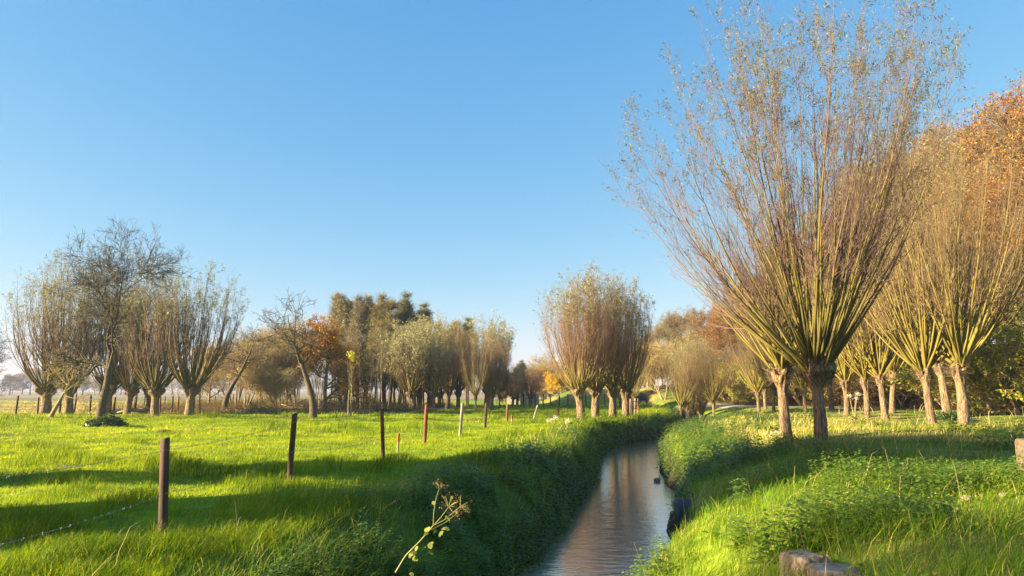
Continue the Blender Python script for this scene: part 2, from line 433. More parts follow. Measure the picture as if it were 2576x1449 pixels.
# stream
yy = np.concatenate([np.arange(-20, 130, 0.5), np.arange(130, 390, 5)])
cx = np.interp(yy, _yy, _cx); g = np.interp(yy, _yy, _cg); w = np.interp(yy, _yy, _cw) + 0.35
nx = 1 / np.sqrt(1 + g * g); ny = -g / np.sqrt(1 + g * g)
cols = []
for s in np.linspace(-1, 1, 9):
    cols.append(np.stack([cx + nx * w * s, yy + ny * w * s, np.full_like(yy, WATER)], -1))
cols = np.stack(cols, 1)
idx = np.arange(cols.shape[0] * 9).reshape(-1, 9)
q = np.stack([idx[:-1, :-1], idx[:-1, 1:], idx[1:, 1:], idx[1:, :-1]], -1).reshape(-1, 4)
m, nt, bs, out = new_mat('stream_water')
bs.inputs['Base Color'].default_value = (0.66, 0.55, 0.44, 1)
bs.inputs['Metallic'].default_value = 0.72
bs.inputs['Roughness'].default_value = 0.03
bs.inputs['IOR'].default_value = 1.45
bs.inputs['Specular IOR Level'].default_value = 1.0
tc = nt.nodes.new('ShaderNodeTexCoord')
mp = nt.nodes.new('ShaderNodeMapping'); mp.inputs['Scale'].default_value = (1.6, 4.2, 1); mp.inputs['Rotation'].default_value = (0, 0, math.radians(-14))
nt.links.new(tc.outputs['Object'], mp.inputs[0])
n1 = nt.nodes.new('ShaderNodeTexNoise'); n1.inputs['Scale'].default_value = 1.5; n1.inputs['Detail'].default_value = 4; n1.inputs['Roughness'].default_value = 0.55; n1.inputs['Distortion'].default_value = 0.6
nt.links.new(mp.outputs[0], n1.inputs['Vector'])
b = nt.nodes.new('ShaderNodeBump'); b.inputs['Strength'].default_value = 0.20; b.inputs['Distance'].default_value = 0.05
nt.links.new(n1.outputs['Fac'], b.inputs['Height']); nt.links.new(b.outputs[0], bs.inputs['Normal'])
link('stream_water', Geo().add(cols.reshape(-1, 3), q).mesh('stream_water', m), kind='structure')

# path
T = norm(np.gradient(PATHP, axis=0)); Nn = np.stack([T[:, 1], -T[:, 0]], 1)
cols = []
for s in (-1.25, -0.6, 0, 0.6, 1.25):
    p = PATHP + Nn * s
    cols.append(np.stack([p[:, 0], p[:, 1], H(p[:, 0], p[:, 1]) + 0.05 - 0.02 * (abs(s) > 1)], -1))
cols = np.stack(cols, 1); idx = np.arange(cols.shape[0] * 5).reshape(-1, 5)
q = np.stack([idx[:-1, :-1], idx[:-1, 1:], idx[1:, 1:], idx[1:, :-1]], -1).reshape(-1, 4)
link('path', Geo().add(cols.reshape(-1, 3), q).mesh('path', plain('worn_asphalt', (0.26, 0.22, 0.18), (0.36, 0.31, 0.26), 6, 0.9, 0.2)), kind='structure')

# ------------------------------------------------------------------ tree makers
def grow(base, d0, L, npts, rng, up=0.0, wig=0.05, power=None):
    """paths from base points; d0 unit directions, L lengths; up>0 bends towards the sky"""
    N = len(base); P_ = np.zeros((N, npts, 3)); P_[:, 0] = base
    d = d0.copy(); st = (L / (npts - 1))[:, None]
    upv = np.array([0, 0, 1.0])
    up = np.broadcast_to(np.asarray(up, float), (N,))[:, None]
    for i in range(1, npts):
        P_[:, i] = P_[:, i - 1] + d * st
        d = norm(d + upv * up / (npts - 1) + rng.normal(0, 1, (N, 3)) * wig)
    return P_

def along(P_, R_, ii, t):
    n = P_.shape[1]; f = t * (n - 1); k = np.minimum(f.astype(int), n - 2); fr = (f - k)[:, None]
    p = P_[ii, k] * (1 - fr) + P_[ii, k + 1] * fr
    tg = norm(P_[ii, k + 1] - P_[ii, k])
    r = R_[ii, k] * (1 - fr[:, 0]) + R_[ii, k + 1] * fr[:, 0]
    return p, tg, r

def spawn(P_, R_, per, tmin, tmax, ang, L, npts, rng, up=0.3, wig=0.05, rk=0.6, tip=0.25, rmin=0.0, tpow=1.0, taper=0.45, zh=None, zk=0.0):
    N = len(P_) * per
    ii = np.repeat(np.arange(len(P_)), per)
    t = tmin + (tmax - tmin) * rng.random(N) ** tpow
    p, tg, r = along(P_, R_, ii, t)
    rd = norm(np.cross(tg, norm(rng.normal(0, 1, (N, 3)))))
    a = np.radians(rng.uniform(ang[0], ang[1], N))[:, None]
    d0 = norm(tg * np.cos(a) + rd * np.sin(a))
    ln = rng.uniform(L[0], L[1], N) * (1 - taper * t)
    if zh: ln = ln * np.clip(1.1 - zk * (np.clip(p[:, 2] / zh, 0, 1.1)) ** 1.2, 0.06, 1.1)
    Q = grow(p, d0, ln, npts, rng, up, wig)
    r0 = np.maximum(r * rk, rmin)
    RR = r0[:, None] * np.linspace(1, tip, npts)[None, :]
    return Q, RR

def leaves(P_, per, tmin, L, Wd, rng, droop=0.0, spread=0.02, bunch=1):
    N = len(P_) * per
    ii = np.repeat(np.arange(len(P_)), per)
    t = tmin + (1 - tmin) * rng.random(N)
    p, tg, _ = along(P_, np.ones(P_.shape[:2]), ii, t)
    p = p + rng.normal(0, spread, (N, 3))
    d = norm(tg * 0.6 + rng.normal(0, 0.7, (N, 3)) + np.array([0, 0, -droop]))
    s = norm(np.cross(d, rng.normal(0, 1, (N, 3))))
    ln = rng.uniform(L[0], L[1], N)[:, None]; wd = rng.uniform(Wd[0], Wd[1], N)[:, None] / 2
    nn = np.cross(d, s)
    m_ = p + d * ln * 0.45
    v = np.stack([p, m_ + s * wd + nn * wd * 0.35, p + d * ln, m_ - s * wd + nn * wd * 0.35], 1)
    q = np.arange(N * 4).reshape(N, 4)
    a = np.repeat(np.clip(rng.normal(0.5, 0.25, N), 0, 1), 4)
    return v.reshape(-1, 3), q, a

def bend_paths(base, th0, ph, L, npts, rng, b=0.45, p=1.0, wig=0.012):
    """rods whose angle from the vertical starts at th0 and closes with height"""
    N = len(base); P_ = np.zeros((N, npts, 3)); P_[:, 0] = base
    st = L / (npts - 1); off = np.zeros((N, 2)); 
    for i in range(1, npts):
        t = (i - 0.5) / (npts - 1)
        th = th0 * (1 - b * t) if p == 1.0 else th0 * (1 - t) ** p * b + th0 * (1 - b)
        off = off + rng.normal(0, wig, (N, 2))
        d = np.stack([np.sin(th) * np.cos(ph), np.sin(th) * np.sin(ph), np.cos(th)], 1)
        d[:, :2] += off
        P_[:, i] = P_[:, i - 1] + norm(d) * st[:, None]
    return P_

def pollard_trunk(rng, h, r, head=1.55, lean=(0, 0), sides=36, rings=44, knob=0.33):
    z = np.linspace(0, 1, rings); 
    prof = 1.0 + 0.28 * np.exp(-z * 9) + 0.05 * np.sin(z * 7)
    hd = smooth(0.68, 0.88, z) * (head - 1.0)
    prof = (prof + hd) * np.sqrt(np.clip(1 - ((z - 0.9) / 0.105).clip(0, 1) ** 2.2, 0.02, 1))
    an = np.arange(sides) * 2 * math.pi / sides
    A, Z = np.meshgrid(an, z)
    R = r * prof[:, None] * np.ones_like(A)
    sd = rng.integers(0, 999)
    k1 = noise(np.cos(A) * 2.2 + 9, Z * 3 + np.sin(A) * 2.2, 1.0, sd) - 0.5
    k2 = noise(np.cos(A) * 4 + 9, Z * 9 + np.sin(A) * 4, 1.0, sd + 1) - 0.5
    k3 = noise(A * 9 / math.pi * 1.0 + 40, Z * 2.2, 1.0, sd + 2) - 0.5
    hm = smooth(0.6, 0.82, Z)
    R = R * (1 + k1 * (0.14 + 0.6 * hm * knob / 0.33) + k2 * (0.06 + 0.75 * hm * knob / 0.33) + k3 * 0.07 * (1 - hm))
    zz = Z * h + (k1 * 0.12 * hm) * h * 0.5
    cxy = np.stack([lean[0] * Z ** 1.3 + 0.03 * np.sin(Z * 5), lean[1] * Z], -1)
    ringsv = np.stack([cxy[..., 0] + R * np.cos(A), cxy[..., 1] + R * np.sin(A), zz - 0.12], -1)
    return ringsv

def make_pollard(name, seed, h=2.0, r=0.3, nr=60, L=8.0, thmax=50, b=1.0, p=1.8, rod_r=0.035, tw=18, sub=5, leaf=(3, 0.10, 0.022),
                 leaf_top=0.55, rod='rod_red', lf='leaf_willow', bark='bark', head=1.55, twang=(14, 34), lean=(0, 0), twl=(0.8, 2.0), rodsides=5, npt=14, inner=0.5, wig=0.018, twrad=0.0032, leafp=1.0, asym=0.0, lk=0.38):
    rng = np.random.default_rng(seed)
    g = Geo(); loft(pollard_trunk(rng, h, r, head, lean), g)
    # short stubs on the head
    ns = 14
    ph = rng.uniform(0, 2 * math.pi, ns); th = rng.uniform(0.5, 1.45, ns)
    hc = np.array([lean[0], lean[1], h * 0.86])
    rh = r * head
    base = hc + np.stack([np.cos(ph) * rh * 0.6, np.sin(ph) * rh * 0.6, rng.uniform(-0.1, 0.12, ns) * h * 0.5], 1)
    d0 = np.stack([np.sin(th) * np.cos(ph), np.sin(th) * np.sin(ph), np.cos(th)], 1)
    Ps = grow(base, d0, rng.uniform(0.3, 0.7, ns) * rh * 1.6, 5, rng, 0.5, 0.12)
    Rs = (rng.uniform(0.18, 0.34, ns) * r)[:, None] * np.array([1.3, 1.1, 0.95, 0.9, 0.5])
    g.add(*tubes(Ps, Rs, 8))
    nq = 150
    ph = rng.uniform(0, 2 * math.pi, nq); th = rng.uniform(0.6, 2.0, nq)
    rr = rh * rng.uniform(0.75, 1.0, nq)
    base = hc + np.stack([np.cos(ph) * rr, np.sin(ph) * rr, rng.uniform(-0.14, 0.06, nq) * h], 1)
    d0 = np.stack([np.sin(th) * np.cos(ph), np.sin(th) * np.sin(ph), np.cos(th)], 1)
    Pq = grow(base, d0, rng.uniform(0.1, 0.5, nq), 5, rng, 0.6, 0.15)
    g.add(*tubes(Pq, np.full((nq, 1), 0.006) * np.linspace(1, .4, 5), 3))
    # rods
    ph = rng.uniform(0, 2 * math.pi, nr)
    th = np.radians(thmax) * rng.random(nr) ** inner
    th = th * (1 - asym * (0.5 + 0.5 * np.cos(ph)))
    nk = 11
    kp = (np.arange(nk) + rng.uniform(-.35, .35, nk)) * 2 * math.pi / nk; kt = np.radians(thmax) * rng.random(nk) ** 0.6
    ki = np.argmin((np.cos(kp)[None] * kt[None] - (np.cos(ph) * th)[:, None]) ** 2 + (np.sin(kp)[None] * kt[None] - (np.sin(ph) * th)[:, None]) ** 2, 1)
    rr = rh * (0.2 + 0.75 * kt[ki] / np.radians(thmax))
    base = hc + np.stack([np.cos(kp[ki]) * rr, np.sin(kp[ki]) * rr, (0.07 * h * np.cos(kt) + rng.uniform(-0.05, 0.04, nk) * h)[ki]], 1) + rng.normal(0, rh * 0.11, (nr, 3))
    ph = ph + rng.normal(0, 0.22, nr)
    g.add(*(lambda c_: tubes(np.stack([c_ - (c_ - hc) * 0.8, c_ - (c_ - hc) * 0.35, c_ + np.array([0, 0, 0.01]), c_ + (c_ - hc) * 0.12], 1), np.array([[1.0, 1.25, 1.15, 0.3]]) * np.full((nk, 1), rh * 0.27), 9))(hc + np.stack([np.cos(kp) * rh * (0.2 + 0.75 * kt / np.radians(thmax)), np.sin(kp) * rh * (0.2 + 0.75 * kt / np.radians(thmax)), 0.05 * h * np.cos(kt)], 1)))
    trunk = g.mesh(name + '_trunk', M[bark])
    ln = L * (1 - lk + lk * np.cos(th * 1.15)) * rng.uniform(0.72, 1.03, nr)
    rods = bend_paths(base, th, ph, ln, npt, rng, b, p, wig)
    rad = rod_r * rng.uniform(0.45, 1.3, nr)
    tt = np.linspace(0, 1, npt)
    RR = rad[:, None] * (1.15 * (1 - tt) ** 1.15 + 0.07)
    g = Geo()
    av = np.broadcast_to(tt * 0.75, (nr, npt))
    g.add(*tubes(rods, RR, rodsides, av))
    T1, R1 = spawn(rods, RR, tw, 0.22, 0.99, twang, twl, 6, rng, 0.45, 0.06, 0.5, 0.3, twrad, 0.85)
    R1 = np.minimum(R1, 0.014)
    g.add(*tubes(T1, R1, 3, 0.7))
    T2, R2 = spawn(T1, R1, sub, 0.15, 1.0, (14, 42), (0.25, 0.8), 4, rng, 0.25, 0.08, 0.75, 0.5, twrad * 0.8)
    g.add(*tubes(T2, R2, 3, 0.95))
    branches = g.mesh(name + '_branches', M[rod])
    # leaves near the tips
    zt = T2[:, 0, 2]; zmax = rods[:, -1, 2].max()
    keep = rng.random(len(T2)) < leafp * smooth(leaf_top - 0.25, leaf_top + 0.25, zt / zmax) * (noise(T2[:, 0, 0] + 50, T2[:, 0, 2] + T2[:, 0, 1] * .7 + 50, 0.9, seed) > 0.32)
    TL = T2[keep]
    g = Geo(); g.add(*leaves(TL, leaf[0], 0.2, (leaf[1] * 0.7, leaf[1] * 1.3), (leaf[2] * 0.7, leaf[2] * 1.3), rng, 0.35))
    foliage = g.mesh(name + '_foliage', M[lf])
    return dict(parts=[('trunk', trunk), ('branches', branches), ('foliage', foliage)], h=float(np.percentile(T2[:, -1, 2], 99.7)))

def make_tree(name, seed, h=10, r=0.2, trunk_h=0.35, nl=9, ang=(25, 60), lim=(0.35, 0.6), up=0.35, wig=0.09, l2=9, l3=6, l4=4, leaf=None, lf='leaf_brown', rod='rod_brown', bark='bark_dark', stems=1, stem_sp=0.15, twr=0.006, lean=(0, 0), wigt=0.03, ls=0.05, l3len=(0.1, 0.2), droop=0.1, spire=0.45, l2len=(0.16, 0.32), gap=(0.25, 0.55)):
    rng = np.random.default_rng(seed)
    g = Geo()
    ph = rng.uniform(0, 6.28, stems)
    base = np.stack([np.cos(ph), np.sin(ph), 0 * ph], 1) * (0 if stems == 1 else r * 1.8) + np.array([0, 0, -0.15])
    d0 = norm(np.stack([np.cos(ph) * stem_sp + lean[0], np.sin(ph) * stem_sp + lean[1], np.ones(stems)], 1)) if stems > 1 else norm(np.array([[lean[0], lean[1], 1.0]]))
    TP = grow(base, d0, h * rng.uniform(0.75, 0.92, stems) if stems > 1 else np.array([h * 0.9]), 16, rng, 0.25, wigt)
    tt = np.linspace(0, 1, 16)
    RR = (r * (1 if stems == 1 else 0.55)) * np.broadcast_to((1 - tt) ** 1.05 * 0.93 + 0.07 + 0.35 * np.exp(-tt * 22), (stems, 16)) * np.ones((stems, 1))
    g.add(*tubes(TP, RR, 12))
    trunk = g.mesh(name + '_trunk', M[bark])
    g = Geo()
    L1, R1 = spawn(TP, RR, nl, trunk_h, 0.97, ang, (lim[0] * h, lim[1] * h), 10, rng, up, wig, 0.62, 0.18, 0.012, 0.9, spire)
    g.add(*tubes(L1, R1, 6, 0.1))
    L2, R2 = spawn(L1, R1, l2, 0.18, 0.98, (25, 60), (l2len[0] * h, l2len[1] * h), 7, rng, up * 0.8, wig * 1.1, 0.6, 0.3, twr * 1.2, zh=h if spire > 0.6 else None, zk=1.15)
    g.add(*tubes(L2, R2, 4, 0.4))
    L3, R3 = spawn(L2, R2, l3, 0.15, 1.0, (25, 65), (l3len[0] * h, l3len[1] * h), 5, rng, up * 0.6, wig * 1.1, 0.6, 0.5, twr, zh=h if spire > 0.6 else None, zk=1.1)
    R3 = np.minimum(R3, twr * 2.2)
    g.add(*tubes(L3, R3, 3, 0.7))
    last = L3
    if l4:
        L4, R4 = spawn(L3, R3, l4, 0.15, 1.0, (25, 70), (0.035 * h, 0.085 * h), 3, rng, up * 0.4, wig, 0.7, 0.6, twr * 0.8)
        g.add(*tubes(L4, R4, 3, 0.95)); last = L4
    parts = [('trunk', trunk), ('branches', g.mesh(name + '_branches', M[rod]))]
    if leaf:
        g = Geo()
        n_, ll, lw, dens = leaf
        keep = rng.random(len(last)) < dens * smooth(gap[0], gap[1], noise(last[:, 0, 0] + 60, last[:, 0, 2] + 0.6 * last[:, 0, 1] + 60, 0.09 * h, seed + 5))
        g.add(*leaves(last[keep], n_, 0.1, (ll * 0.7, ll * 1.3), (lw * 0.7, lw * 1.3), rng, droop, ls))
        parts.append(('foliage', g.mesh(name + '_foliage', M[lf])))
    return dict(parts=parts, h=float(np.percentile(last[:, -1, 2], 99.8)))

def plant_tree(name, var, loc, label, cat, group=None, rz=0.0, height=None, wide=1.0, plain_parts=True):
    k = 1.0 if height is None else height / var['h']
    o = thing(name, loc, label, cat, group, rz, (k * wide, k * wide, k))
    for pn, me in var['parts']:
        link(pn, me, o)
    return o

# --- variants
BIG = make_pollard('big', 11, h=2.2, r=0.17, nr=96, L=9.7, lk=0.30, asym=0.36, thmax=66, b=0.55, p=1.0, rod_r=0.031, tw=22, sub=5, leaf=(7, 0.10, 0.021), leaf_top=0.6, rod='rod_big', lf='leaf_big', head=2.5, twang=(14, 38), twl=(0.7, 2.1), rodsides=7, npt=22, inner=0.58, wig=0.022, twrad=0.0036, leafp=0.9)
SEC = make_pollard('second', 12, h=2.7, r=0.16, nr=30, L=5.6, thmax=60, b=0.5, p=1.0, rod_r=0.05, tw=16, sub=4, leaf=(3, 0.085, 0.02), leaf_top=0.75, rod='rod_yellow', head=1.8, rodsides=6, inner=0.6, leafp=0.4)
MID = [make_pollard('mid%d' % i, 20 + i, h=2.0, r=0.25, nr=84, L=7.4, thmax=56, b=1.0, p=1.5, rod_r=0.03, tw=15, sub=4, leaf=(5, 0.15, 0.035), leaf_top=0.70, rod='rod_red', lf='leaf_willow', head=1.5, lean=(0.07 * (i - 1), 0.03), leafp=0.8) for i in range(3)]
LEFT = [make_pollard('left%d' % i, 30 + i, h=2.1, r=0.28, nr=62, L=9.4, thmax=60, b=1.0, p=1.6, rod_r=0.045, tw=15, sub=4, leaf=(4, 0.15, 0.036), leaf_top=0.52, rod='rod_dull', lf='leaf_willow', head=1.6, lean=((-0.1, 0.06, 0.14)[i], 0.05), leafp=0.9) for i in range(3)]
SIL = [make_pollard('silver%d' % i, 40 + i, h=1.9, r=0.26, nr=64, L=6.6, thmax=60, b=1.0, p=1.5, rod_r=0.03, tw=16, sub=4, leaf=(4, 0.15, 0.045), leaf_top=0.48, rod='rod_yellow', lf='leaf_silver', head=1.45, leafp=1.0) for i in range(2)]
RGT = [make_pollard('right%d' % i, 50 + i, h=2.3, r=0.175, nr=58, L=9.5, thmax=58, b=0.85, p=1.0, rod_r=0.042, tw=15, sub=5, leaf=(3, 0.13, 0.03), leaf_top=0.72, rod='rod_yellow', lf='leaf_willow', head=1.45, twl=(0.8, 2.2), inner=0.6, leafp=0.6, lean=((-0.12, 0.06, 0.16)[i], 0)) for i in range(3)]

SHADE = make_pollard('shade', 29, h=2.2, r=0.25, nr=90, L=7.8, thmax=56, b=1.0, p=1.5, rod_r=0.04, tw=16, sub=4, leaf=(16, 0.22, 0.08), leaf_top=0.1, head=1.5)
GW = 'pollard willows beside the stream'
def willow(var, px, D, top, label, rz=0.0, wide=1.0, group=GW):
    loc = P(px, D)
    o = plant_tree('pollard_willow', var, loc, label, 'willow', group, rz, ZP(top, D) - loc[2], wide)
    if var is not BIG: o.rotation_euler = (0.05 * math.sin(px * 1.7), 0.06 * math.sin(px * 0.9 + 1), rz)
    return o

o = willow(BIG, 2065, 19, -14, 'tallest pollard willow with a grey furrowed trunk at the edge of the shade', rz=0.0, wide=0.81)
o = willow(SEC, 1983, 21.3, 520, 'short pollard willow with knotted fat head, directly beside and behind the tallest willow', rz=2.2)
for k, (px, D, top, rz, vi, wd, lab) in enumerate([
    (1462, 41.0, 668, 0.3, 0, 0.92, 'willow with pale slim trunk, nearest of the four standing close together'),
    (1499, 42.6, 672, 2.0, 1, 0.92, 'second willow counted from the pale slim trunk in the tight row of four'),
    (1541, 43.5, 690, 4.1, 2, 0.92, 'third willow counted from the pale slim trunk in the tight row of four'),
    (1574, 44.6, 705, 5.0, 0, 0.92, 'darkest trunk of the tight row of four willows, closest to the stream')]):
    willow(MID[vi], px, D, top, lab, rz, wd)
LG = 'pollard willows behind the old fruit tree in the meadow'
for px, D, top, rz, vi, wd, lab in [
    (112, 49.5, 640, 0.5, 0, 1.12, 'outermost willow of the meadow row, behind the leaning pale sapling'),
    (173, 48.8, 640, 2.6, 1, 0.9, 'willow with a trunk half in shade between the leaning sapling and the old fruit tree'),
    (268, 49.6, 645, 1.1, 2, 0.85, 'willow mostly hidden behind the trunk of the old fruit tree'),
    (319, 49.0, 660, 3.0, 0, 0.85, 'willow standing just to the right of the old fruit tree in the meadow'),
    (374, 51.0, 690, 5.5, 1, 0.75, 'crooked willow with bright yellow base rods, tucked behind the double trunk'),
    (389, 48.0, 665, 4.4, 2, 0.95, 'broad dark-headed willow in front of the crooked one beside the log heap'),
    (474, 48.2, 655, 0.9, 1, 1.0, 'willow standing free at the copse end of the meadow row')]:
    willow(LEFT[vi], px, D, top, lab, rz, wd, LG)
CG = 'pollard willows at the edge of the copse'
for px, D, top, rz, v, wd, lab in [
    (1037, 60.5, 800, 0.3, SIL[0], 1.1, 'silvery leafed willow next to the dark copse, left of its silver twin'),
    (1047, 66, 795, 2.3, SIL[1], 1.1, 'willow half hidden behind the silvery one next to the copse'),
    (1089, 61, 815, 1.3, SIL[1], 0.95, 'silvery leafed willow standing between the copse and the spreading bare one'),
    (1083, 69, 790, 3.3, SIL[0], 1.0, 'dark trunked willow behind the second silvery willow'),
    (1105, 66, 830, 4.3, MID[1], 0.9, 'thin willow with a greenish trunk between the silvery and the spreading willow'),
    (1126, 65, 800, 5.3, MID[0], 0.9, 'willow with a black shaded trunk between the silvery and the spreading willow'),
    (1152, 66.5, 810, 0.8, MID[2], 0.85, 'purple brown willow left of the spreading one in the copse row'),
    (1197, 60, 825, 1.8, RGT[0], 0.75, 'spreading willow with a bright trunk in front of the copse row'),
    (1225, 66, 790, 2.8, SIL[0], 0.95, 'tall green topped willow behind the spreading one'),
    (1237, 63, 815, 3.8, MID[1], 0.9, 'willow at the open end of the copse row with a dark trunk')]:
    willow(v, px, D, top, lab, rz, wd, CG)
FG = 'small far pollard willows beyond the meadow'
for px, D, top, rz, v, wd, lab in [
    (1262, 100, 935, 0.0, MID[0], 1.0, 'far willow with a bright trunk in a short row left of the concrete wall'),
    (1270, 103, 935, 1.0, MID[1], 1.0, 'far willow with a bright trunk in a short row left of the concrete wall'),
    (1278, 106, 930, 2.0, MID[2], 1.0, 'far willow with a bright trunk in a short row left of the concrete wall'),
    (1290, 86, 925, 3.0, MID[0], 1.3, 'far dark trunked willow in front of the left half of the concrete wall'),
    (1301, 84, 918, 4.0, MID[1], 1.2, 'far dark trunked willow in front of the left half of the concrete wall'),
    (1334, 84, 912, 5.0, MID[2], 1.3, 'far single willow standing in front of the middle of the concrete wall'),
    (1592, 62, 850, 5.0, RGT[2], 0.7, 'slim dark willow behind the little fence corner by the stream'),
    (1575, 68, 860, 2.0, MID[2], 0.9, 'willow half hidden behind the end of the tight row of four')]:
    willow(v, px, D, top, lab, rz, wd, FG)
RG = 'pollard willows between the stream and the wood'
for px, D, top, rz, v, wd, lab in [
    (1712, 60, 830, 0.4, RGT[1], 1.05, 'greenish feathery willow closest to the stream bend on the right bank'),
    (1731, 68, 835, 1.4, SIL[1], 1.0, 'dark shaded willow behind the feathery one at the stream bend'),
    (1748, 64, 850, 2.4, MID[1], 0.9, 'thin willow between the feathery willow and the pale spreading willow'),
    (1766, 61, 845, 3.4, MID[2], 0.95, 'willow with a black trunk beside the bright gap onto the path'),
    (1797, 59, 820, 4.4, RGT[0], 1.1, 'pale yellow spreading willow right of the gap onto the path'),
    (1909, 52, 760, 0.9, RGT[1], 1.15, 'first of three yellow willows seen left of the short knotted willow'),
    (1926, 56, 760, 1.9, RGT[2], 1.05, 'middle one of three yellow willows seen left of the short knotted willow'),
    (1947, 49, 740, 2.9, RGT[0], 1.05, 'yellow willow partly behind the short knotted willow'),
    (2027, 44, 700, 3.9, RGT[2], 1.0, 'willow seen in the gap between the two nearest trunks'),
    (2092, 50, 600, 4.9, RGT[1], 1.0, 'shaded willow just right of the tallest willow trunk, far back'),
    (2130, 38.5, 560, 5.9, RGT[0], 1.0, 'leaning willow with a mossy trunk right of the tallest willow'),
    (2181, 36, 520, 0.2, RGT[2], 0.95, 'short stout willow with fan of yellow rods, right of the leaning mossy one'),
    (2228, 35, 480, 1.2, RGT[1], 0.95, 'orange trunked willow between the short stout one and the tall path willows'),
    (2245, 42, 470, 2.2, RGT[0], 0.9, 'shaded willow directly behind the orange trunked one'),
    (2346, 29.5, 330, 3.2, RGT[2], 0.95, 'slender trunked willow, first of the three tall ones by the path'),
    (2385, 32.5, 300, 4.2, RGT[1], 0.9, 'middle willow of the three tall ones by the path with dark shrub at its foot'),
    (2424, 28.5, 235, 5.2, RGT[0], 1.05, 'thick trunked willow with spreading forked head, nearest the path')]:
    willow(v, px, D, top, lab, rz, wd * 0.84, RG)
# willows of the same row outside the frame, whose long shadows cross the meadow and the stream
OG = 'pollard willows outside the picture that shade the foreground'
for x, y, hgt, rz, v, wd in [(-17.5, 10.7, 11.0, 0.5, SHADE, 0.95), (-12.5, 8.0, 10.5, 2.0, SHADE, 0.8), (-26, 2.8, 8.2, 1.0, SHADE, 0.75), (-13.5, -0.5, 8.2, 3.0, MID[1], 1.0)]:
    plant_tree('pollard_willow', v, (x, y, float(H(x, y))), 'pollard willow beside the meadow outside the picture', 'willow', OG, rz, hgt, wd)

# ------------------------------------------------------------------ other trees
OLD = make_tree('fruit', 61, h=10, r=0.27, trunk_h=0.24, nl=13, ang=(25, 62), lim=(0.38, 0.62), up=0.45, wig=0.19, l2=10, l3=6, l4=4, rod='rod_dark', bark='bark_dark', twr=0.013, wigt=0.05, lean=(0.03, 0), leaf=(1, 0.10, 0.05, 0.08), lf='leaf_olive')
TWIST = make_tree('twisted', 62, h=7.5, r=0.24, trunk_h=0.42, nl=12, ang=(30, 80), lim=(0.22, 0.42), up=0.15, wig=0.2, l2=6, l3=4, l4=3, rod='rod_dark', bark='bark_dark', twr=0.014, wigt=0.07, lean=(0.02, 0), leaf=(1, 0.09, 0.05, 0.08), lf='leaf_olive')
LEANER = make_tree('leaner', 63, h=3.8, r=0.11, trunk_h=0.42, nl=8, ang=(30, 85), lim=(0.4, 0.7), up=0.1, wig=0.12, l2=6, l3=4, l4=3, rod='rod_olive', bark='bark_pale', twr=0.007, wigt=0.03, lean=(0.3, 0.0), leaf=(2, 0.07, 0.03, 0.4), lf='leaf_olive')
PALE = make_tree('palestem', 64, h=5.5, r=0.13, trunk_h=0.4, nl=4, ang=(10, 28), lim=(0.2, 0.35), up=0.8, wig=0.04, l2=2, l3=1, l4=0, rod='rod_olive', bark='bark_pale', stems=3, stem_sp=0.16, twr=0.010, wigt=0.03)
HAW = [make_tree('hawthorn%d' % i, 65 + i, h=7.0, r=0.16, trunk_h=0.18, nl=12, ang=(20, 65), lim=(0.35, 0.6), up=0.4, wig=0.11, l2=9, l3=7, l4=4, rod='rod_olive', bark='bark_pale', stems=(1, 3)[i % 2], stem_sp=0.4, twr=0.012, leaf=(1, 0.13, 0.07, 0.4), lf=('leaf_olive', 'leaf_brown')[i // 2 % 2]) for i in range(4)]
OAK = [make_tree('oak%d' % i, 71 + i, h=9.0, r=0.24, trunk_h=0.14, nl=15, ang=(30, 75), lim=(0.32, 0.52), up=0.25, wig=0.1, l2=10, l3=7, l4=3, rod='rod_brown', bark='bark_dark', twr=0.012, leaf=(4, 0.20, 0.13, 0.95), lf=('leaf_gold', 'leaf_rust', 'leaf_gold')[i], ls=0.12) for i in range(3)]
UPR = [make_tree('upright%d' % i, 75 + i, h=12.0, r=0.2, trunk_h=0.12, nl=20, stems=3, stem_sp=0.10, ang=(16, 36), lim=(0.17, 0.27), spire=0.93, l2len=(0.06, 0.13), gap=(0.0, 0.35), up=0.6, wig=0.05, l2=8, l3=6, l4=3, rod='rod_brown', bark='bark_dark', twr=0.011, l3len=(0.03, 0.06), leaf=(4, 0.13, 0.045, 0.6), lf=('leaf_deep', 'leaf_olive', 'leaf_silver')[i % 3], ls=0.08) for i in range(3)]
WOOD = [make_tree('woodtree%d' % i, 81 + i, h=18.0, r=0.3, trunk_h=0.18, nl=16, ang=(22, 60), lim=(0.25, 0.42), up=0.4, wig=0.09, l2=10, l3=7, l4=3, rod='rod_brown', bark='bark_dark', twr=0.017, l3len=(0.06, 0.12), leaf=(7, 0.20, 0.12, (0.6, 0.9, 0.95, 0.8)[i]), lf=('leaf_brown', 'leaf_rust', 'leaf_orange', 'leaf_olive')[i], ls=0.16) for i in range(4)]
SHR = [make_tree('shrub%d' % i, 91 + i, h=3.6, r=0.09, trunk_h=0.08, nl=7, ang=(20, 65), lim=(0.4, 0.7), up=0.25, wig=0.12, l2=7, l3=5, l4=3, rod='rod_olive', bark='bark_pale', stems=6, stem_sp=0.55, twr=0.009, leaf=(4, (0.10, 0.10, 0.12)[i], (0.07, 0.07, 0.06)[i], (0.9, 0.7, 0.8)[i]), lf=('leaf_hazel', 'leaf_brown', 'leaf_olive')[i], ls=0.06) for i in range(3)]
YEL = make_tree('yellowshrub', 95, h=4.2, r=0.12, trunk_h=0.1, nl=8, ang=(15, 55), lim=(0.35, 0.6), up=0.35, wig=0.1, l2=7, l3=5, l4=3, rod='rod_olive', bark='bark_pale', stems=5, stem_sp=0.35, twr=0.009, leaf=(4, 0.16, 0.12, 1.0), lf='leaf_yellow', ls=0.07)

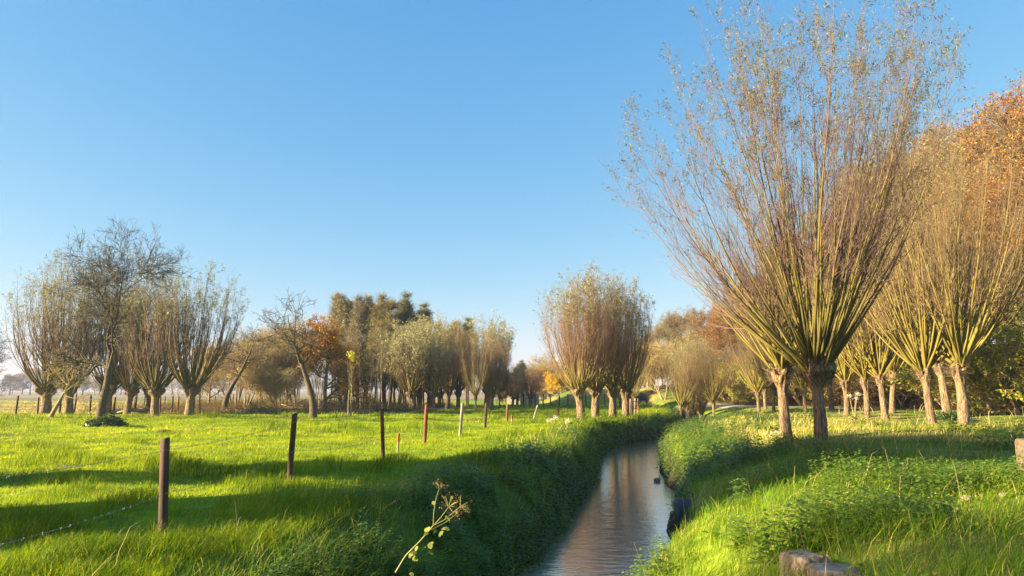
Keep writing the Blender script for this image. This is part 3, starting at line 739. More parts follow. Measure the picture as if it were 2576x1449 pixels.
def tree(name, var, px, D, top, label, cat, group=None, rz=0.0, wide=1.0, dz=0.0):
    loc = P(px, D, dz)
    return plant_tree(name, var, loc, label, cat, group, rz, ZP(top, D) - loc[2], wide)

tree('fruit_tree', OLD, 250, 36.5, 545, 'large old leafless fruit tree with a dark trunk, green shrub at its foot', 'fruit tree', rz=1.2, wide=0.88)
tree('fruit_tree', TWIST, 787, 45, 735, 'dark twisted bare tree standing alone in front of the orange oak', 'fruit tree', rz=0.3, wide=0.95)
tree('sapling', LEANER, 125, 43.5, 880, 'small pale leaning tree in front of the outermost meadow willow', 'tree', rz=0.0, wide=1.25)
tree('fruit_tree', OLD, -75, 40, 800, 'bare tree reaching into the picture with only its twigs', 'fruit tree', rz=4.0, wide=1.3)
o = tree('young_walnut', PALE, 880, 46, 875, 'slim pale many-stemmed tree keeping a few yellow leaves at its top', 'tree', rz=2.0, wide=0.8)
g = Geo(); rng = np.random.default_rng(5)
cen = np.array([[-0.55, 0, 4.95], [-0.25, 0.1, 5.1], [0.1, 0, 5.3], [0.3, 0.1, 5.15], [0.0, -0.1, 4.95], [0.45, 0, 5.0]])
c = np.repeat(cen, 16, 0) + rng.normal(0, 0.13, (96, 3))
g.add(*leaves(np.stack([c, c + rng.normal(0, 0.1, c.shape)], 1), 2, 0, (0.16, 0.26), (0.10, 0.16), rng, 0.8))
link('foliage', g.mesh('walnut_leaves', leafmat('lemon_leaves', [(0, (0.40, 0.42, 0.06)), (1, (0.72, 0.66, 0.12))], 0.45)), o)

tree('fruit_tree', TWIST, 565, 58, 815, 'bare fruit tree with a crooked trunk at the left end of the copse', 'fruit tree', rz=3.3, wide=1.2)
tree('small_tree', LEANER, 503, 52, 935, 'thin bare little tree behind the free standing meadow willow', 'tree', rz=2.2, wide=0.8)
tree('small_tree', PALE, 438, 60, 905, 'thin pale forked tree seen between two meadow willows', 'tree', rz=4.0, wide=0.7)
# the copse
HG = 'bare olive hawthorns of the copse'
for k, (px, D, top, v, wd, lab) in enumerate([
    (525, 66, 870, 0, 1.2, 'lowest hawthorn at the left end of the copse'),
    (612, 62, 825, 1, 1.15, 'many-stemmed hawthorn right of the crooked fruit tree in the copse'),
    (655, 67, 838, 2, 1.2, 'brown hawthorn between the many-stemmed one and the pale bush of the copse'),
    (705, 56, 905, 1, 1.2, 'low pale hawthorn on straight pale stems at the front of the copse'),
    (742, 66, 815, 3, 1.1, 'brown hawthorn touching the left side of the orange oak'),
    (590, 74, 850, 3, 1.3, 'hawthorn at the back of the copse behind the many-stemmed one'),
    (690, 76, 800, 2, 1.1, 'taller bare hawthorn at the back of the copse with a pale thin top')]):
    tree('hawthorn', HAW[v], px, D, top, lab, 'hawthorn', HG, k * 1.3, wd)
tree('oak_tree', OAK[0], 815, 50, 800, 'orange leafed oak behind the dark twisted bare tree', 'oak', rz=0.6, wide=1.15)
tree('oak_tree', OAK[1], 868, 64, 858, 'rusty lower oak at the shaded side of the orange one', 'oak', rz=2.6, wide=1.0)
UG = 'tall slender trees of the copse'
for k, (px, D, top, v, wd, lab) in enumerate([
    (868, 73, 738, 2, 1.0, 'tall greyish slender tree rising behind the twisted bare tree'),
    (905, 72, 742, 2, 0.9, 'tall pale slender tree with thin top, between the greyish and the pointed one'),
    (948, 69, 733, 1, 1.1, 'tall green pointed tree with the widest crown in the middle of the copse'),
    (925, 77, 790, 0, 1.0, 'dark slender tree filling the gap beside the green pointed tree'),
    (998, 74, 737, 0, 1.0, 'slender tree with a pointed dark green top right of the green pointed one'),
    (1025, 76, 770, 1, 1.0, 'slender tree behind the silvery willow with a rounded top'),
    (1058, 75, 758, 0, 1.15, 'tall dark green tree at the right end of the copse behind the willows'),
    (975, 80, 770, 0, 1.1, 'shaded slender tree at the back of the copse between two pointed tops'),
    (1120, 84, 805, 2, 1.1, 'slender tree far behind the willow with the black trunk'),
    (1175, 86, 800, 0, 1.1, 'slender tree far behind the spreading willow')]):
    tree('slender_tree', UPR[v], px, D, top, lab, 'tree', UG, k * 1.1, wd)
tree('oak_tree', OAK[1], 1257, 70, 925, 'low dark brown round tree at the open end of the copse row', 'oak', rz=1.0, wide=1.0)
# thin bare trunks inside the copse
POLE = make_tree('thinpole', 97, h=7, r=0.07, trunk_h=0.45, nl=5, ang=(15, 40), lim=(0.2, 0.4), up=0.5, wig=0.08, l2=5, l3=4, l4=0, rod='rod_brown', bark='bark_pale', twr=0.012)
rng = np.random.default_rng(9)
for k in range(64):
    px = rng.uniform(560, 1075); D = rng.uniform(59, 74)
    loc = P(px, D)
    s = rng.uniform(0.8, 1.15)
    o = plant_tree('thin_tree', POLE, loc, 'thin bare trunk standing in the brown undergrowth of the copse', 'tree', 'thin bare trunks inside the copse', rng.uniform(0, 6.28), 7 * s, 1.0)
    o.rotation_euler = (rng.normal(0, 0.06), rng.normal(0, 0.06), rng.uniform(0, 6.28))
# beyond the dike and around the yellow shrub
tree('shrub', YEL, 1408, 95, 938, 'bright yellow shrub glowing on top of the dry dike', 'shrub', rz=0.3, wide=1.25)
DG = 'autumn trees behind the dike'
for k, (px, D, top, v, wd, lab) in enumerate([
    (1308, 118, 905, UPR[0], 1.5, 'greenish tree behind the far willows left of the orange ones'),
    (1345, 112, 925, OAK[1], 1.0, 'orange brown tree just left of the yellow shrub, lower of two'),
    (1362, 116, 920, OAK[2], 1.0, 'orange brown tree just left of the yellow shrub, taller of two'),
    (1372, 150, 890, HAW[2], 1.4, 'pinkish bare tree rising behind the orange brown ones'),
    (1435, 140, 900, HAW[3], 1.5, 'pinkish bare tree right of the yellow shrub'),
    (1475, 135, 880, HAW[0], 1.4, 'brown bare tree behind the first trunk of the tight row of four'),
    (1520, 130, 880, HAW[1], 1.4, 'brown bare tree seen between the trunks of the tight row of four')]):
    tree('tree', v, px, D, top, lab, 'tree', DG, k * 1.7, wd)
BG_ = 'brown bare trees closing the view beyond the stream bend'
for k, (px, D, top, v, wd) in enumerate([(1612, 105, 880, 0, 1.3), (1630, 98, 870, 2, 1.3), (1650, 92, 862, 1, 1.3), (1672, 88, 860, 3, 1.3), (1598, 120, 890, 2, 1.5), (1642, 112, 850, 3, 1.3), (1560, 128, 890, 1, 1.5), (1290, 150, 925, 1, 1.5), (1325, 145, 915, 0, 1.5), (1400, 155, 905, 1, 1.5), (1455, 150, 905, 0, 1.5), (1500, 145, 895, 3, 1.5)]):
    tree('tree', HAW[v], px, D, top, 'brown bare tree far off ' + ('between the tight row of four willows and the wood' if px > 1540 else 'on the sky line behind the dike'), 'tree', BG_ + (' a' if px > 1540 else ' b'), k * 1.9, wd)
# the wood on the right: trees along its edge and behind
WG = 'tall autumn trees of the wood behind the path'
names = ['brown bare', 'rust coloured', 'orange', 'olive green']
spots = [(1640, 112, 815, 3), (1668, 105, 800, 0), (1700, 98, 775, 0), (1738, 92, 765, 0), (1775, 86, 775, 1), (1715, 120, 780, 3),
         (1820, 84, 760, 1), (1845, 78, 770, 2), (1870, 92, 700, 0), (1912, 86, 690, 1), (1945, 78, 660, 0), (1985, 88, 630, 1), (2015, 72, 610, 2),
         (2060, 70, 600, 0), (2105, 66, 520, 3), (2150, 62, 470, 0), (2195, 70, 420, 3), (2240, 58, 390, 0), (2290, 66, 370, 3), (2330, 56, 350, 0), (2385, 62, 330, 1),
         (2430, 54, 320, 0), (2480, 60, 320, 1), (2525, 50, 310, 1), (2575, 52, 250, 2), (2625, 48, 265, 1), (2500, 48, 480, 2), (2400, 50, 500, 0), (2680, 55, 215, 2), (2580, 42, 420, 2)]
where = ['at its far end above the stream bend', 'behind the pale spreading willows', 'behind the short knotted willow', 'behind the tallest willow', 'behind the tall path willows', 'at the picture edge above the path']
cnt = {}
for k, (px, D, top, v) in enumerate(spots):
    wi = 0 if px < 1760 else 1 if px < 1880 else 2 if px < 2020 else 3 if px < 2200 else 4 if px < 2460 else 5
    key = (v, wi); cnt[key] = cnt.get(key, 0) + 1
    lab = names[v] + ' tall tree of the wood ' + where[wi]
    tree('woodland_tree', WOOD[v], px, D, top, lab, 'tree', 'tall %s trees %s' % (names[v], where[wi]), k * 2.1, 0.75 + 0.3 * ((k * 7) % 5) / 4)
# shrubs at the foot of the wood
rng = np.random.default_rng(31)
sn = ['yellow green hazel shrub', 'brown leafless shrub', 'olive green shrub']
for k in range(66):
    t = k / 65.0
    yv = 100 - 64 * t ** 0.8 + rng.uniform(-1, 1)
    xv = float(path_x(yv)) + rng.uniform(3.2, 9.5)
    if yv < 42: xv = float(path_x(42)) + rng.uniform(2, 9); yv = 45 + rng.uniform(0, 7)
    v = rng.integers(0, 3)
    if t > 0.75 and rng.random() < 0.75: v = 0
    z = float(H(xv, yv))
    wh = 'at the far dark end of the wood' if t < 0.33 else 'under the trees behind the right willows' if t < 0.72 else 'at the foot of the wood beside the path'
    plant_tree('shrub', SHR[v], (xv, yv, z), sn[v] + ' ' + wh, 'shrub', sn[v] + 's ' + wh, rng.uniform(0, 6.28), rng.uniform(2.6, 5.2), rng.uniform(1.0, 1.6))
for (px, D, hgt, v, lab) in [(2527, 40, 7.5, 0, 'tall hazel with yellow leaves at the picture edge, above the path'), (2585, 37, 6.5, 0, 'hazel cut by the picture edge beside the path'), (2470, 47, 4.5, 0, 'hazel with yellow leaves behind the thick trunked willow')]:
    plant_tree('hazel', SHR[v], P(px, D), lab, 'shrub', None, px * 0.7, hgt, 1.1)
# the far tree line across the fields
FARV = [OAK[1], HAW[2], WOOD[0], WOOD[3], HAW[0], UPR[1]]
rng = np.random.default_rng(77)
for k in range(74):
    px = -120 + k * 19.5 + rng.uniform(-8, 8); D = rng.uniform(330, 430)
    v = FARV[rng.integers(0, 6)] if not (20 < px < 110) else OAK[1]
    loc = P(px, D)
    side = 'behind the meadow willows' if px < 600 else 'seen through the copse'
    plant_tree('distant_tree', v, loc, 'hazy far tree across the fields, ' + side, 'tree', 'hazy far trees ' + side, rng.uniform(0, 6), rng.uniform(10, 15), rng.uniform(1.1, 1.7))

# ------------------------------------------------------------------ shrub at the foot of the old tree, bits and pieces
def leafy_mound(name, loc, size, n, ll, mat, label, cat, seed, kind=None, group=None, stems=True):
    rng = np.random.default_rng(seed)
    p = rng.normal(0, 1, (n, 3)); p = norm(p) * rng.uniform(0.35, 1.0, n)[:, None] ** 0.5
    p[:, 2] = np.abs(p[:, 2])
    bump = 0.75 + 0.5 * noise(p[:, 0] * 2 + 9, p[:, 1] * 2 + p[:, 2] * 2 + 9, 0.7, seed)
    p = p * np.array(size) * bump[:, None]
    g = Geo()
    d = norm(p * np.array([1, 1, 0.6]) + rng.normal(0, 0.25, p.shape)); 
    g.add(*leaves(np.stack([p, p + d * 0.1], 1), 1, 0, (ll * 0.7, ll * 1.3), (ll * 0.45, ll * 0.8), rng, 0.3))
    o = thing(name, loc, label, cat, group)
    link('foliage', g.mesh(name + '_foliage', M[mat]), o)
    if stems:
        k = 26
        ph = rng.uniform(0, 6.28, k); th = rng.uniform(0.1, 1.2, k)
        d0 = np.stack([np.sin(th) * np.cos(ph), np.sin(th) * np.sin(ph), np.cos(th)], 1)
        Q = grow(np.stack([np.cos(ph), np.sin(ph), 0 * ph], 1) * 0.08 - np.array([0, 0, 0.05]), d0, np.full(k, min(size) * 0.9), 6, rng, 0.1, 0.1)
        g = Geo(); g.add(*tubes(Q, np.linspace(0.012, 0.004, 6)[None, :] * np.ones((k, 1)), 4, 0.3))
        link('stems', g.mesh(name + '_stems', M['rod_brown']), o)
    return o
leafy_mound('shrub', P(268, 34.0), (0.95, 0.6, 0.5), 2600, 0.10, 'leaf_dark', 'dark leafy shrub spreading at the foot of the large old fruit tree', 'shrub', 3)
leafy_mound('shrub', P(228, 34.6), (0.5, 0.4, 0.35), 700, 0.09, 'leaf_hazel', 'small light green shrub against the base of the large old fruit tree', 'shrub', 4)
leafy_mound('shrub', P(2398, 31.4), (0.7, 0.5, 0.35), 1300, 0.10, 'leaf_dark', 'low dark shrub at the foot of the middle path willow', 'shrub', 5)
leafy_mound('ivy', P(1988, 20.7), (0.42, 0.25, 0.28), 500, 0.08, 'leaf_hazel', 'yellowing ivy around the foot of the short knotted willow', 'ivy', 6)

def log_pile(px, D, label, n, L, r, seed, name='log_pile', mat='bark_pale'):
    rng = np.random.default_rng(seed)
    loc = P(px, D); o = thing(name, loc, label, 'wood pile')
    for i in range(n):
        a = rng.normal(0, 0.5); b = rng.normal(0.1, 0.12)
        ln = rng.uniform(0.5, 1) * L
        c = np.array([rng.normal(0, 0.28 * L), rng.normal(0, 0.2), r + 0.55 * r * (i % 3)])
        d = np.array([math.cos(a) * math.cos(b), math.sin(a) * math.cos(b), math.sin(b)])
        t = np.linspace(-0.5, 0.5, 6)[:, None]
        path = c + d * t * ln + np.stack([0 * t[:, 0], 0 * t[:, 0], 0.08 * ln * (t[:, 0] ** 2)], 1)
        g = Geo(); g.add(*tubes(path[None], (r * rng.uniform(0.35, 1) * np.array([0.9, 1, 1, 0.95, 0.9, 0.8]))[None], 7)); v = path
        e = Geo(); R_ = g.v[0].reshape(6, 7, 3); gg = Geo(); loft(R_, gg)
        link('log', gg.mesh('log', M[mat]), o)
    return o
log_pile(345, 49.5, 'heap of grey dead logs between two meadow willows', 7, 1.9, 0.16, 2)
log_pile(632, 56, 'pale fallen branches lying in front of the copse', 9, 4.0, 0.07, 6, 'fallen_branches')
log_pile(680, 60, 'tangle of long pale branches at the edge of the copse', 8, 5.0, 0.06, 8, 'fallen_branches')
# upright pale poles of the front copse bush
# brush heap
rng = np.random.default_rng(14)
loc = P(650, 53.5); k = 260
ph = rng.uniform(0, 6.28, k); th = rng.uniform(0.2, 1.4, k)
Q = grow(np.stack([rng.normal(0, 0.5, k), rng.normal(0, 0.3, k), 0 * ph], 1), np.stack([np.sin(th) * np.cos(ph), np.sin(th) * np.sin(ph), np.cos(th)], 1), rng.uniform(0.5, 1.4, k), 6, rng, -1.2, 0.08)
g = Geo(); g.add(*tubes(Q, np.full((k, 6), 0.012), 3, 0.5))
o = link('brush_heap', g.mesh('brush_heap', M['straw']), None, loc, label='grey arching heap of dead bramble stems before the copse', category='brush heap')
# molehills
mh = plain('dark_earth', (0.06, 0.04, 0.025), (0.14, 0.09, 0.05), 20, 0.95, 0.6)
rng = np.random.default_rng(4)
for px, py_, sz, lab in [(412, 27.5, 0.30, 'brown molehill in the grass straight below the broad dark-headed willow'), (158, 40, 0.28, 'flat brown molehill near the leaning sapling'), (352, 42, 0.2, 'tiny molehill in the grass before the log heap'), (560, 38, 0.14, 'small dark clod in the meadow grass below the free standing willow')]:
    n = 14; a = np.arange(n) * 2 * math.pi / n
    rings = []
    for i, zz in enumerate(np.linspace(0, 1, 7)):
        rr = sz * (1 - zz ** 2.2) ** 0.5 * (1 + rng.normal(0, 0.09, n)) + 0.01
        rings.append(np.stack([rr * np.cos(a), rr * np.sin(a), np.full(n, zz * sz * 0.42 - 0.03)], 1))
    g = Geo(); loft(np.array(rings), g)
    link('molehill', g.mesh('molehill', mh), None, P(px, py_), label=lab, category='molehill')

# ------------------------------------------------------------------ fences and stakes
M['post_rust'] = plain('rusty_post', (0.10, 0.035, 0.02), (0.24, 0.085, 0.04), 9, 0.8, 0.4, stretch=(1, 1, 0.25))
M['post_dark'] = plain('dark_tarred_post', (0.035, 0.022, 0.016), (0.10, 0.055, 0.035), 9, 0.75, 0.5, stretch=(1, 1, 0.25))
M['post_grey'] = plain('weathered_grey_post', (0.14, 0.12, 0.10), (0.32, 0.28, 0.24), 9, 0.85, 0.4, stretch=(1, 1, 0.25))
M['wire'] = plain('galvanised_wire', (0.10, 0.10, 0.10), (0.22, 0.22, 0.21), 30, 0.5, 0.0)
M['orange'] = plain('orange_marker_paint', (0.75, 0.10, 0.02), (0.80, 0.16, 0.04), 12, 0.6, 0.05)
M['lath'] = plain('pale_lath', (0.50, 0.38, 0.24), (0.66, 0.52, 0.36), 20, 0.8, 0.1)

def post_geo(h, r, lean, seed, sides=14):
    rng = np.random.default_rng(seed)
    a = np.arange(sides) * 2 * math.pi / sides
    rings = []
    zs = list(np.linspace(-0.25, h - 0.02, 9)) + [h]
    ecc = 1 + 0.06 * np.cos(a * 2 + seed) + rng.normal(0, 0.02, sides)
    for i, z in enumerate(zs):
        rr = r * (1 + rng.normal(0, 0.015)) * (0.86 if i == len(zs) - 1 else 1.0) * ecc
        f = max(z, 0) / h
        rings.append(np.stack([lean[0] * f + rr * np.cos(a), lean[1] * f + rr * np.sin(a), np.full(sides, z) + 0.012 * np.cos(a)], 1))
    g = Geo(); loft(np.array(rings), g); return g

def wire_path(pts, sag, n=24):
    out = []
    for a, b in zip(pts[:-1], pts[1:]):
        t = np.linspace(0, 1, n, endpoint=False)[:, None]
        p = a + (b - a) * t; p[:, 2] -= sag * 4 * (t * (1 - t))[:, 0] * np.linalg.norm(b - a) / 5
        out.append(p)
    out.append(pts[-1:]); return np.concatenate(out)

def barbed(pts, r, sag, barbs=True, maxd=25):
    p = wire_path(np.array(pts), sag); g = Geo()
    g.add(*tubes(p[None], np.full((1, len(p)), r), 4))
    if barbs:
        d = np.concatenate([[0], np.cumsum(np.linalg.norm(np.diff(p, axis=0), axis=1))])
        s = np.arange(0.1, d[-1], 0.11)
        q = np.stack([np.interp(s, d, p[:, i]) for i in range(3)], 1); q = q[q[:, 1] < maxd]
        rng = np.random.default_rng(3)
        for _ in range(2):
            dr = norm(rng.normal(0, 1, q.shape)) * 0.017
            g.add(*tubes(np.stack([q - dr, q + dr], 1), np.full((len(q), 2), r * 0.9), 3))
    return g

# front fence; px, distance, top py, material, lean
FP = [(-60, 4.3, None, 'post_dark', 0.0), (409, 8.15, 1102, 'post_dark', -0.055), (727, 12.6, 1040, 'post_dark', 0.045), (964, 17.5, 1029, 'post_rust', -0.07), (1068, 22.7, 1017, 'post_rust', 0.045),
      (1157, 26.6, 1014, 'post_grey', 0.09), (1220, 32.4, 1013, 'post_dark', 0.06), (1275, 37.3, 1017, 'post_rust', 0.04), (1342, 41.5, 1019, 'post_grey', 0.26), (1404, 43.5, 1024, 'post_rust', 0.0), (1452, 42.5, 1023, 'post_dark', 0.0)]
base = []
f0 = P(409, 8.15)
F = thing('wire_fence', f0, 'leaning round posts with two strands of barbed wire along the meadow edge', 'fence')
tops = []; mids = []
for i, (px, D, tp, mt, ln) in enumerate(FP):
    loc = P(px, D) if i else np.array([-4.35, 4.3, float(H(-4.35, 4.3))])
    h = (ZP(tp, D) - loc[2]) if tp else 1.2
    me = post_geo(h, 0.05 if i < 4 else 0.062, (ln, 0.0), 100 + i).mesh('post', M[mt])
    o = link('post', me, F, loc - f0)
    if mt == 'post_grey': o['label'] = 'weathered grey post'
    off = np.array([0.055, 0, 0])
    tops.append(loc - f0 + np.array([ln * 0.88, 0, h - 0.13]) + off); mids.append(loc - f0 + np.array([ln * 0.5, 0, h * 0.46]) + off)
link('barbed_wire', barbed(tops, 0.0022, 0.05).mesh('barbed_wire', M['wire']), F)
link('barbed_wire', barbed(mids, 0.0022, 0.09).mesh('barbed_wire', M['wire']), F)

def back_fence(posts, label, h, r, mats, wires=(0.9, 0.5)):
    b0 = P(*posts[0][:2]); F = thing('wire_fence', b0, label, 'fence')
    pts = []
    for i, (px, D) in enumerate(posts):
        loc = P(px, D); hh = h * (0.92 + 0.16 * ((i * 37) % 10) / 10)
        link('post', post_geo(hh, r, (0.05 * math.sin(i * 2.1), 0), 200 + i, 8).mesh('post', M[mats[i % len(mats)]]), F, loc - b0)
        pts.append(loc - b0)
    for w_ in wires:
        link('wire', barbed([p + np.array([0, 0, w_ * h]) for p in pts], 0.004, 0.02, False).mesh('wire', M['wire']), F)
back_fence([(-30, 50), (39, 50), (94, 50.5), (150, 51), (186, 51.5), (226, 52), (286, 52.5), (339, 53), (402, 54), (432, 55), (446, 56)], 'rusty post fence behind the meadow willows on the left', 1.35, 0.07, ['post_rust', 'post_dark'])
back_fence([(338, 76), (362, 77), (386, 78), (414, 79), (446, 80), (478, 81), (540, 82), (585, 83)], 'far row of thin posts behind the log heap', 1.2, 0.07, ['post_rust', 'post_dark'])
back_fence([(1302, 78), (1316, 77.5), (1333, 77), (1346, 76), (1366, 75.5), (1385, 75), (1407, 74.5), (1428, 74), (1450, 73.5), (1474, 73), (1497, 72.5), (1522, 72), (1534, 71), (1560, 69), (1585, 67)], 'row of small dark posts along the foot of the dry dike', 1.35, 0.07, ['post_dark', 'post_dark', 'post_rust'])
# little fence corner by the stream
b0 = P(1585, 47); F = thing('fence_corner', b0, 'little corner of posts and rails beside the stream bend', 'fence')
cp = [(1585, 47, 'post_grey'), (1590, 46, 'post_dark'), (1597, 49, 'post_grey'), (1604, 47.5, 'post_rust')]
for i, (px, D, mt) in enumerate(cp):
    loc = P(px, D); link('post', post_geo(1.15, 0.055, (0.06, 0), 300 + i, 8).mesh('post', M[mt]), F, loc - b0)
e0 = P(1585, 47) - b0; e1 = P(1604, 47.5) - b0
for hz in (0.95, 0.5):
    g = Geo(); p = np.stack([e0, e1]) + np.array([0, 0, hz]); g.add(*tubes(p[None], np.full((1, 2), 0.03), 6)); link('rail', g.mesh('rail', M['post_grey']), F)

def stake(px, D, top, label, w):
    loc = P(px, D); h = ZP(top, D) - loc[2]
    o = thing('survey_stake', loc, label, 'stake')
    g = Geo(); box(g, (0, 0, h * 0.27 - 0.1), (w, w * 0.45, h * 0.54 + 0.2)); link('shaft', g.mesh('shaft', M['lath'], True), o)
    g = Geo(); box(g, (0, 0, h * 0.77), (w + 0.002, w * 0.5, h * 0.46)); link('painted_top', g.mesh('painted_top', M['orange'], True), o)
    o.rotation_euler = (0, 0.03, 0.4)
stake(1001, 19.0, 1090, 'short pale stake with an orange top beside the third rusty post', 0.05)
stake(1288, 37.2, 1045, 'far small stake with orange top beside a rusty post', 0.09)
stake(1606, 46.5, 1022, 'red and white stake in the little fence corner', 0.09)

# ------------------------------------------------------------------ walls behind the meadow
conc = plain('pale_concrete', (0.36, 0.31, 0.24), (0.50, 0.44, 0.35), 3, 0.9, 0.3)
a0 = P(1277, 84); 
def wall(pxa, pxb, D, h, label, seg=4):
    a = P(pxa, D); b_ = P(pxb, D); Wd = b_[0] - a[0]
    o = thing('concrete_wall', (a + b_) / 2, label, 'wall')
    for i in range(seg):
        x0 = -Wd / 2 + Wd / seg * (i + 0.5)
        g = Geo(); box(g, (x0, 0, h / 2 - 0.3 + 0.03 * math.sin(i * 3)), (Wd / seg - 0.03, 0.3, h + 0.6)); link('panel', g.mesh('panel', conc, True), o)
    g = Geo(); box(g, (0, 0, h + 0.10), (Wd, 0.42, 0.08)); link('coping', g.mesh('coping', conc, True), o)
wall(1308, 1356, 88, 1.35, 'low pale concrete wall between the far willows and the dike', 5)
wall(1276, 1303, 90, 1.3, 'piece of pale wall behind the dark trunked far willows', 3)
loc = P(1434, 97)
o = thing('concrete_block', loc, 'small pale block on top of the dike right of the yellow shrub', 'wall')
g = Geo(); box(g, (0, 0, 0.45), (1.9, 0.5, 1.1)); link('panel', g.mesh('panel', conc, True), o)
g = Geo(); box(g, (0, 0, 1.04), (2.0, 0.6, 0.08)); link('coping', g.mesh('coping', conc, True), o)
# railing behind the block
b0 = P(1449, 100); F = thing('railing', b0, 'dark upright bars of a railing behind the yellow shrub', 'railing')
bar = plain('dark_iron', (0.05, 0.05, 0.045), (0.09, 0.085, 0.08), 12, 0.6, 0.1)
for i in range(13):
    g = Geo(); box(g, (-2.6 + i * 0.42, 0, 1.6), (0.07, 0.07, 3.4)); link('bar', g.mesh('bar', bar, True), F)
for hz in (0.5, 3.1):
    g = Geo(); box(g, (-0.08, 0.08, hz), (5.3, 0.06, 0.08)); link('rail', g.mesh('rail', bar, True), F)
# white mast far away
g = Geo(); g.add(*tubes(np.array([[[0, 0, 0], [0, 0, 9.0]]]), np.array([[0.12, 0.08]]), 8))
b0 = P(1401, 170); o = thing('mast', b0, 'thin mast with a small white box, far behind the yellow shrub', 'mast')
link('pole', g.mesh('pole', bar), o); g = Geo(); box(g, (0, 0, 9.0), (0.5, 0.4, 1.6)); link('box', g.mesh('box', plain('white_metal', (0.75, 0.75, 0.75), (0.8, 0.8, 0.8)), True), o)

# ------------------------------------------------------------------ culvert pipe in the right bank
c = np.array([3.36, 14.45, -0.82])
g = Geo(); n = 40; a = np.arange(n) * 2 * math.pi / n
ax = norm(np.array([-0.93, 0.30, -0.10])); up = np.array([0, 0, 1.0]); sx = norm(np.cross(ax, up)); sz = np.cross(sx, ax)
rings = []
for s, rr in [(1.4, 0.29), (0.5, 0.29), (0.12, 0.29), (0.11, 0.32), (0.0, 0.32), (-0.005, 0.305), (-0.005, 0.27), (0.02, 0.255), (1.3, 0.255)]:
    rings.append(-ax * s + rr * (np.cos(a)[:, None] * sx + np.sin(a)[:, None] * sz))
g = Geo(); loft(np.array(rings), g, cap=False)
link('culvert_pipe', g.mesh('culvert_pipe', plain('blue_grey_plastic', (0.03, 0.034, 0.042), (0.055, 0.06, 0.07), 14, 0.45, 0.1, 0.4)), None, c, label='dark blue grey round pipe end poking from the right bank above the water', category='pipe')

# ------------------------------------------------------------------ stones
stone = plain('patchy_limestone', (0.12, 0.06, 0.035), (0.38, 0.33, 0.28), 9, 0.85, 0.7)
M['stone2'] = barkmat('stained_stone', (0.30, 0.24, 0.19), (0.12, 0.07, 0.035), 6, 0.8, 0.5, (0.12, 0.11, 0.05), 0.02)
def rock(name, loc, size, label, cat, seed, mat, rz=0.0, e=9.0, rough=0.03):
    rng = np.random.default_rng(seed); nu, nv_ = 36, 22
    u = np.arange(nu) * 2 * math.pi / nu; v = np.linspace(-math.pi / 2 + 0.02, math.pi / 2 - 0.02, nv_)
    U_, V_ = np.meshgrid(u, v)
    def sp(x, p): return np.sign(x) * np.abs(x) ** p
    x = sp(np.cos(V_), 2 / e) * sp(np.cos(U_), 2 / e); y = sp(np.cos(V_), 2 / e) * sp(np.sin(U_), 2 / e); z = sp(np.sin(V_), 2 / e)
    k = 1 + rough * 1.2 * (noise(x * 2.5 + 30 + z, y * 2.5 + 30 + z * 2, 1, seed) - 0.5) + rough * (noise(x * 7 + 30, y * 7 + z * 7 + 30, 1, seed + 1) - 0.5)
    R_ = np.stack([x * size[0] / 2 * k, y * size[1] / 2 * k, z * size[2] / 2 * k], -1)
    g = Geo(); loft(R_, g)
    o = link(name, g.mesh(name, M[mat] if isinstance(mat, str) else mat), None, loc, label=label, category=cat)
    o.rotation_euler = (0, 0, rz); return o
def at_px(px, py, D):
    return np.array([(px - 1288) / FPX * (D * math.cos(PITCH) + (ZP(py, D) - EYE) * math.sin(PITCH)), D, ZP(py, D)])
p1 = at_px(2024, 1392, 5.05); rock('stone_block', p1 - np.array([0, 0, 0.26]), (0.24, 0.30, 0.52), 'upright brown stained stone block at the lower picture edge, taller of two', 'stone', 1, 'stone2', 0.25, 9)
p2 = at_px(2098, 1425, 4.75); rock('stone_block', p2 - np.array([0, 0, 0.2]), (0.30, 0.26, 0.40), 'low whitish stone block with rusty stains beside the taller upright one', 'stone', 7, stone, -0.15, 9)
p3 = at_px(2588, 1108, 9.4); rock('marker_stone', p3 - np.array([0, 0, 0.35]), (0.28, 0.2, 0.75), 'lichen spotted concrete post cut by the picture edge above the nettles', 'stone', 9, plain('lichen_concrete', (0.07, 0.052, 0.03), (0.15, 0.12, 0.075), 26, 0.9, 0.3), 0.1, 9, 0.02)
for px, py_, s, lab in [(2435, 1290, 0.12, 'small pale stone in the grass below the marker post'), (2520, 1205, 0.09, 'tiny pale stone beside the nettles near the marker post'), (1652, 1180, 0.22, 'wet brown stone at the waterline under the leafy right bank')]:
    D = 7.4 if px > 2000 else 23.0
    p_ = at_px(px, py_, D); p_[2] = float(H(p_[0], p_[1])) + 0.03 if px > 2000 else WATER + 0.05
    rock('stone', p_, (s, s * 0.8, s * 0.55), lab, 'stone', int(px), stone, 0.5, 2.6, 0.15)

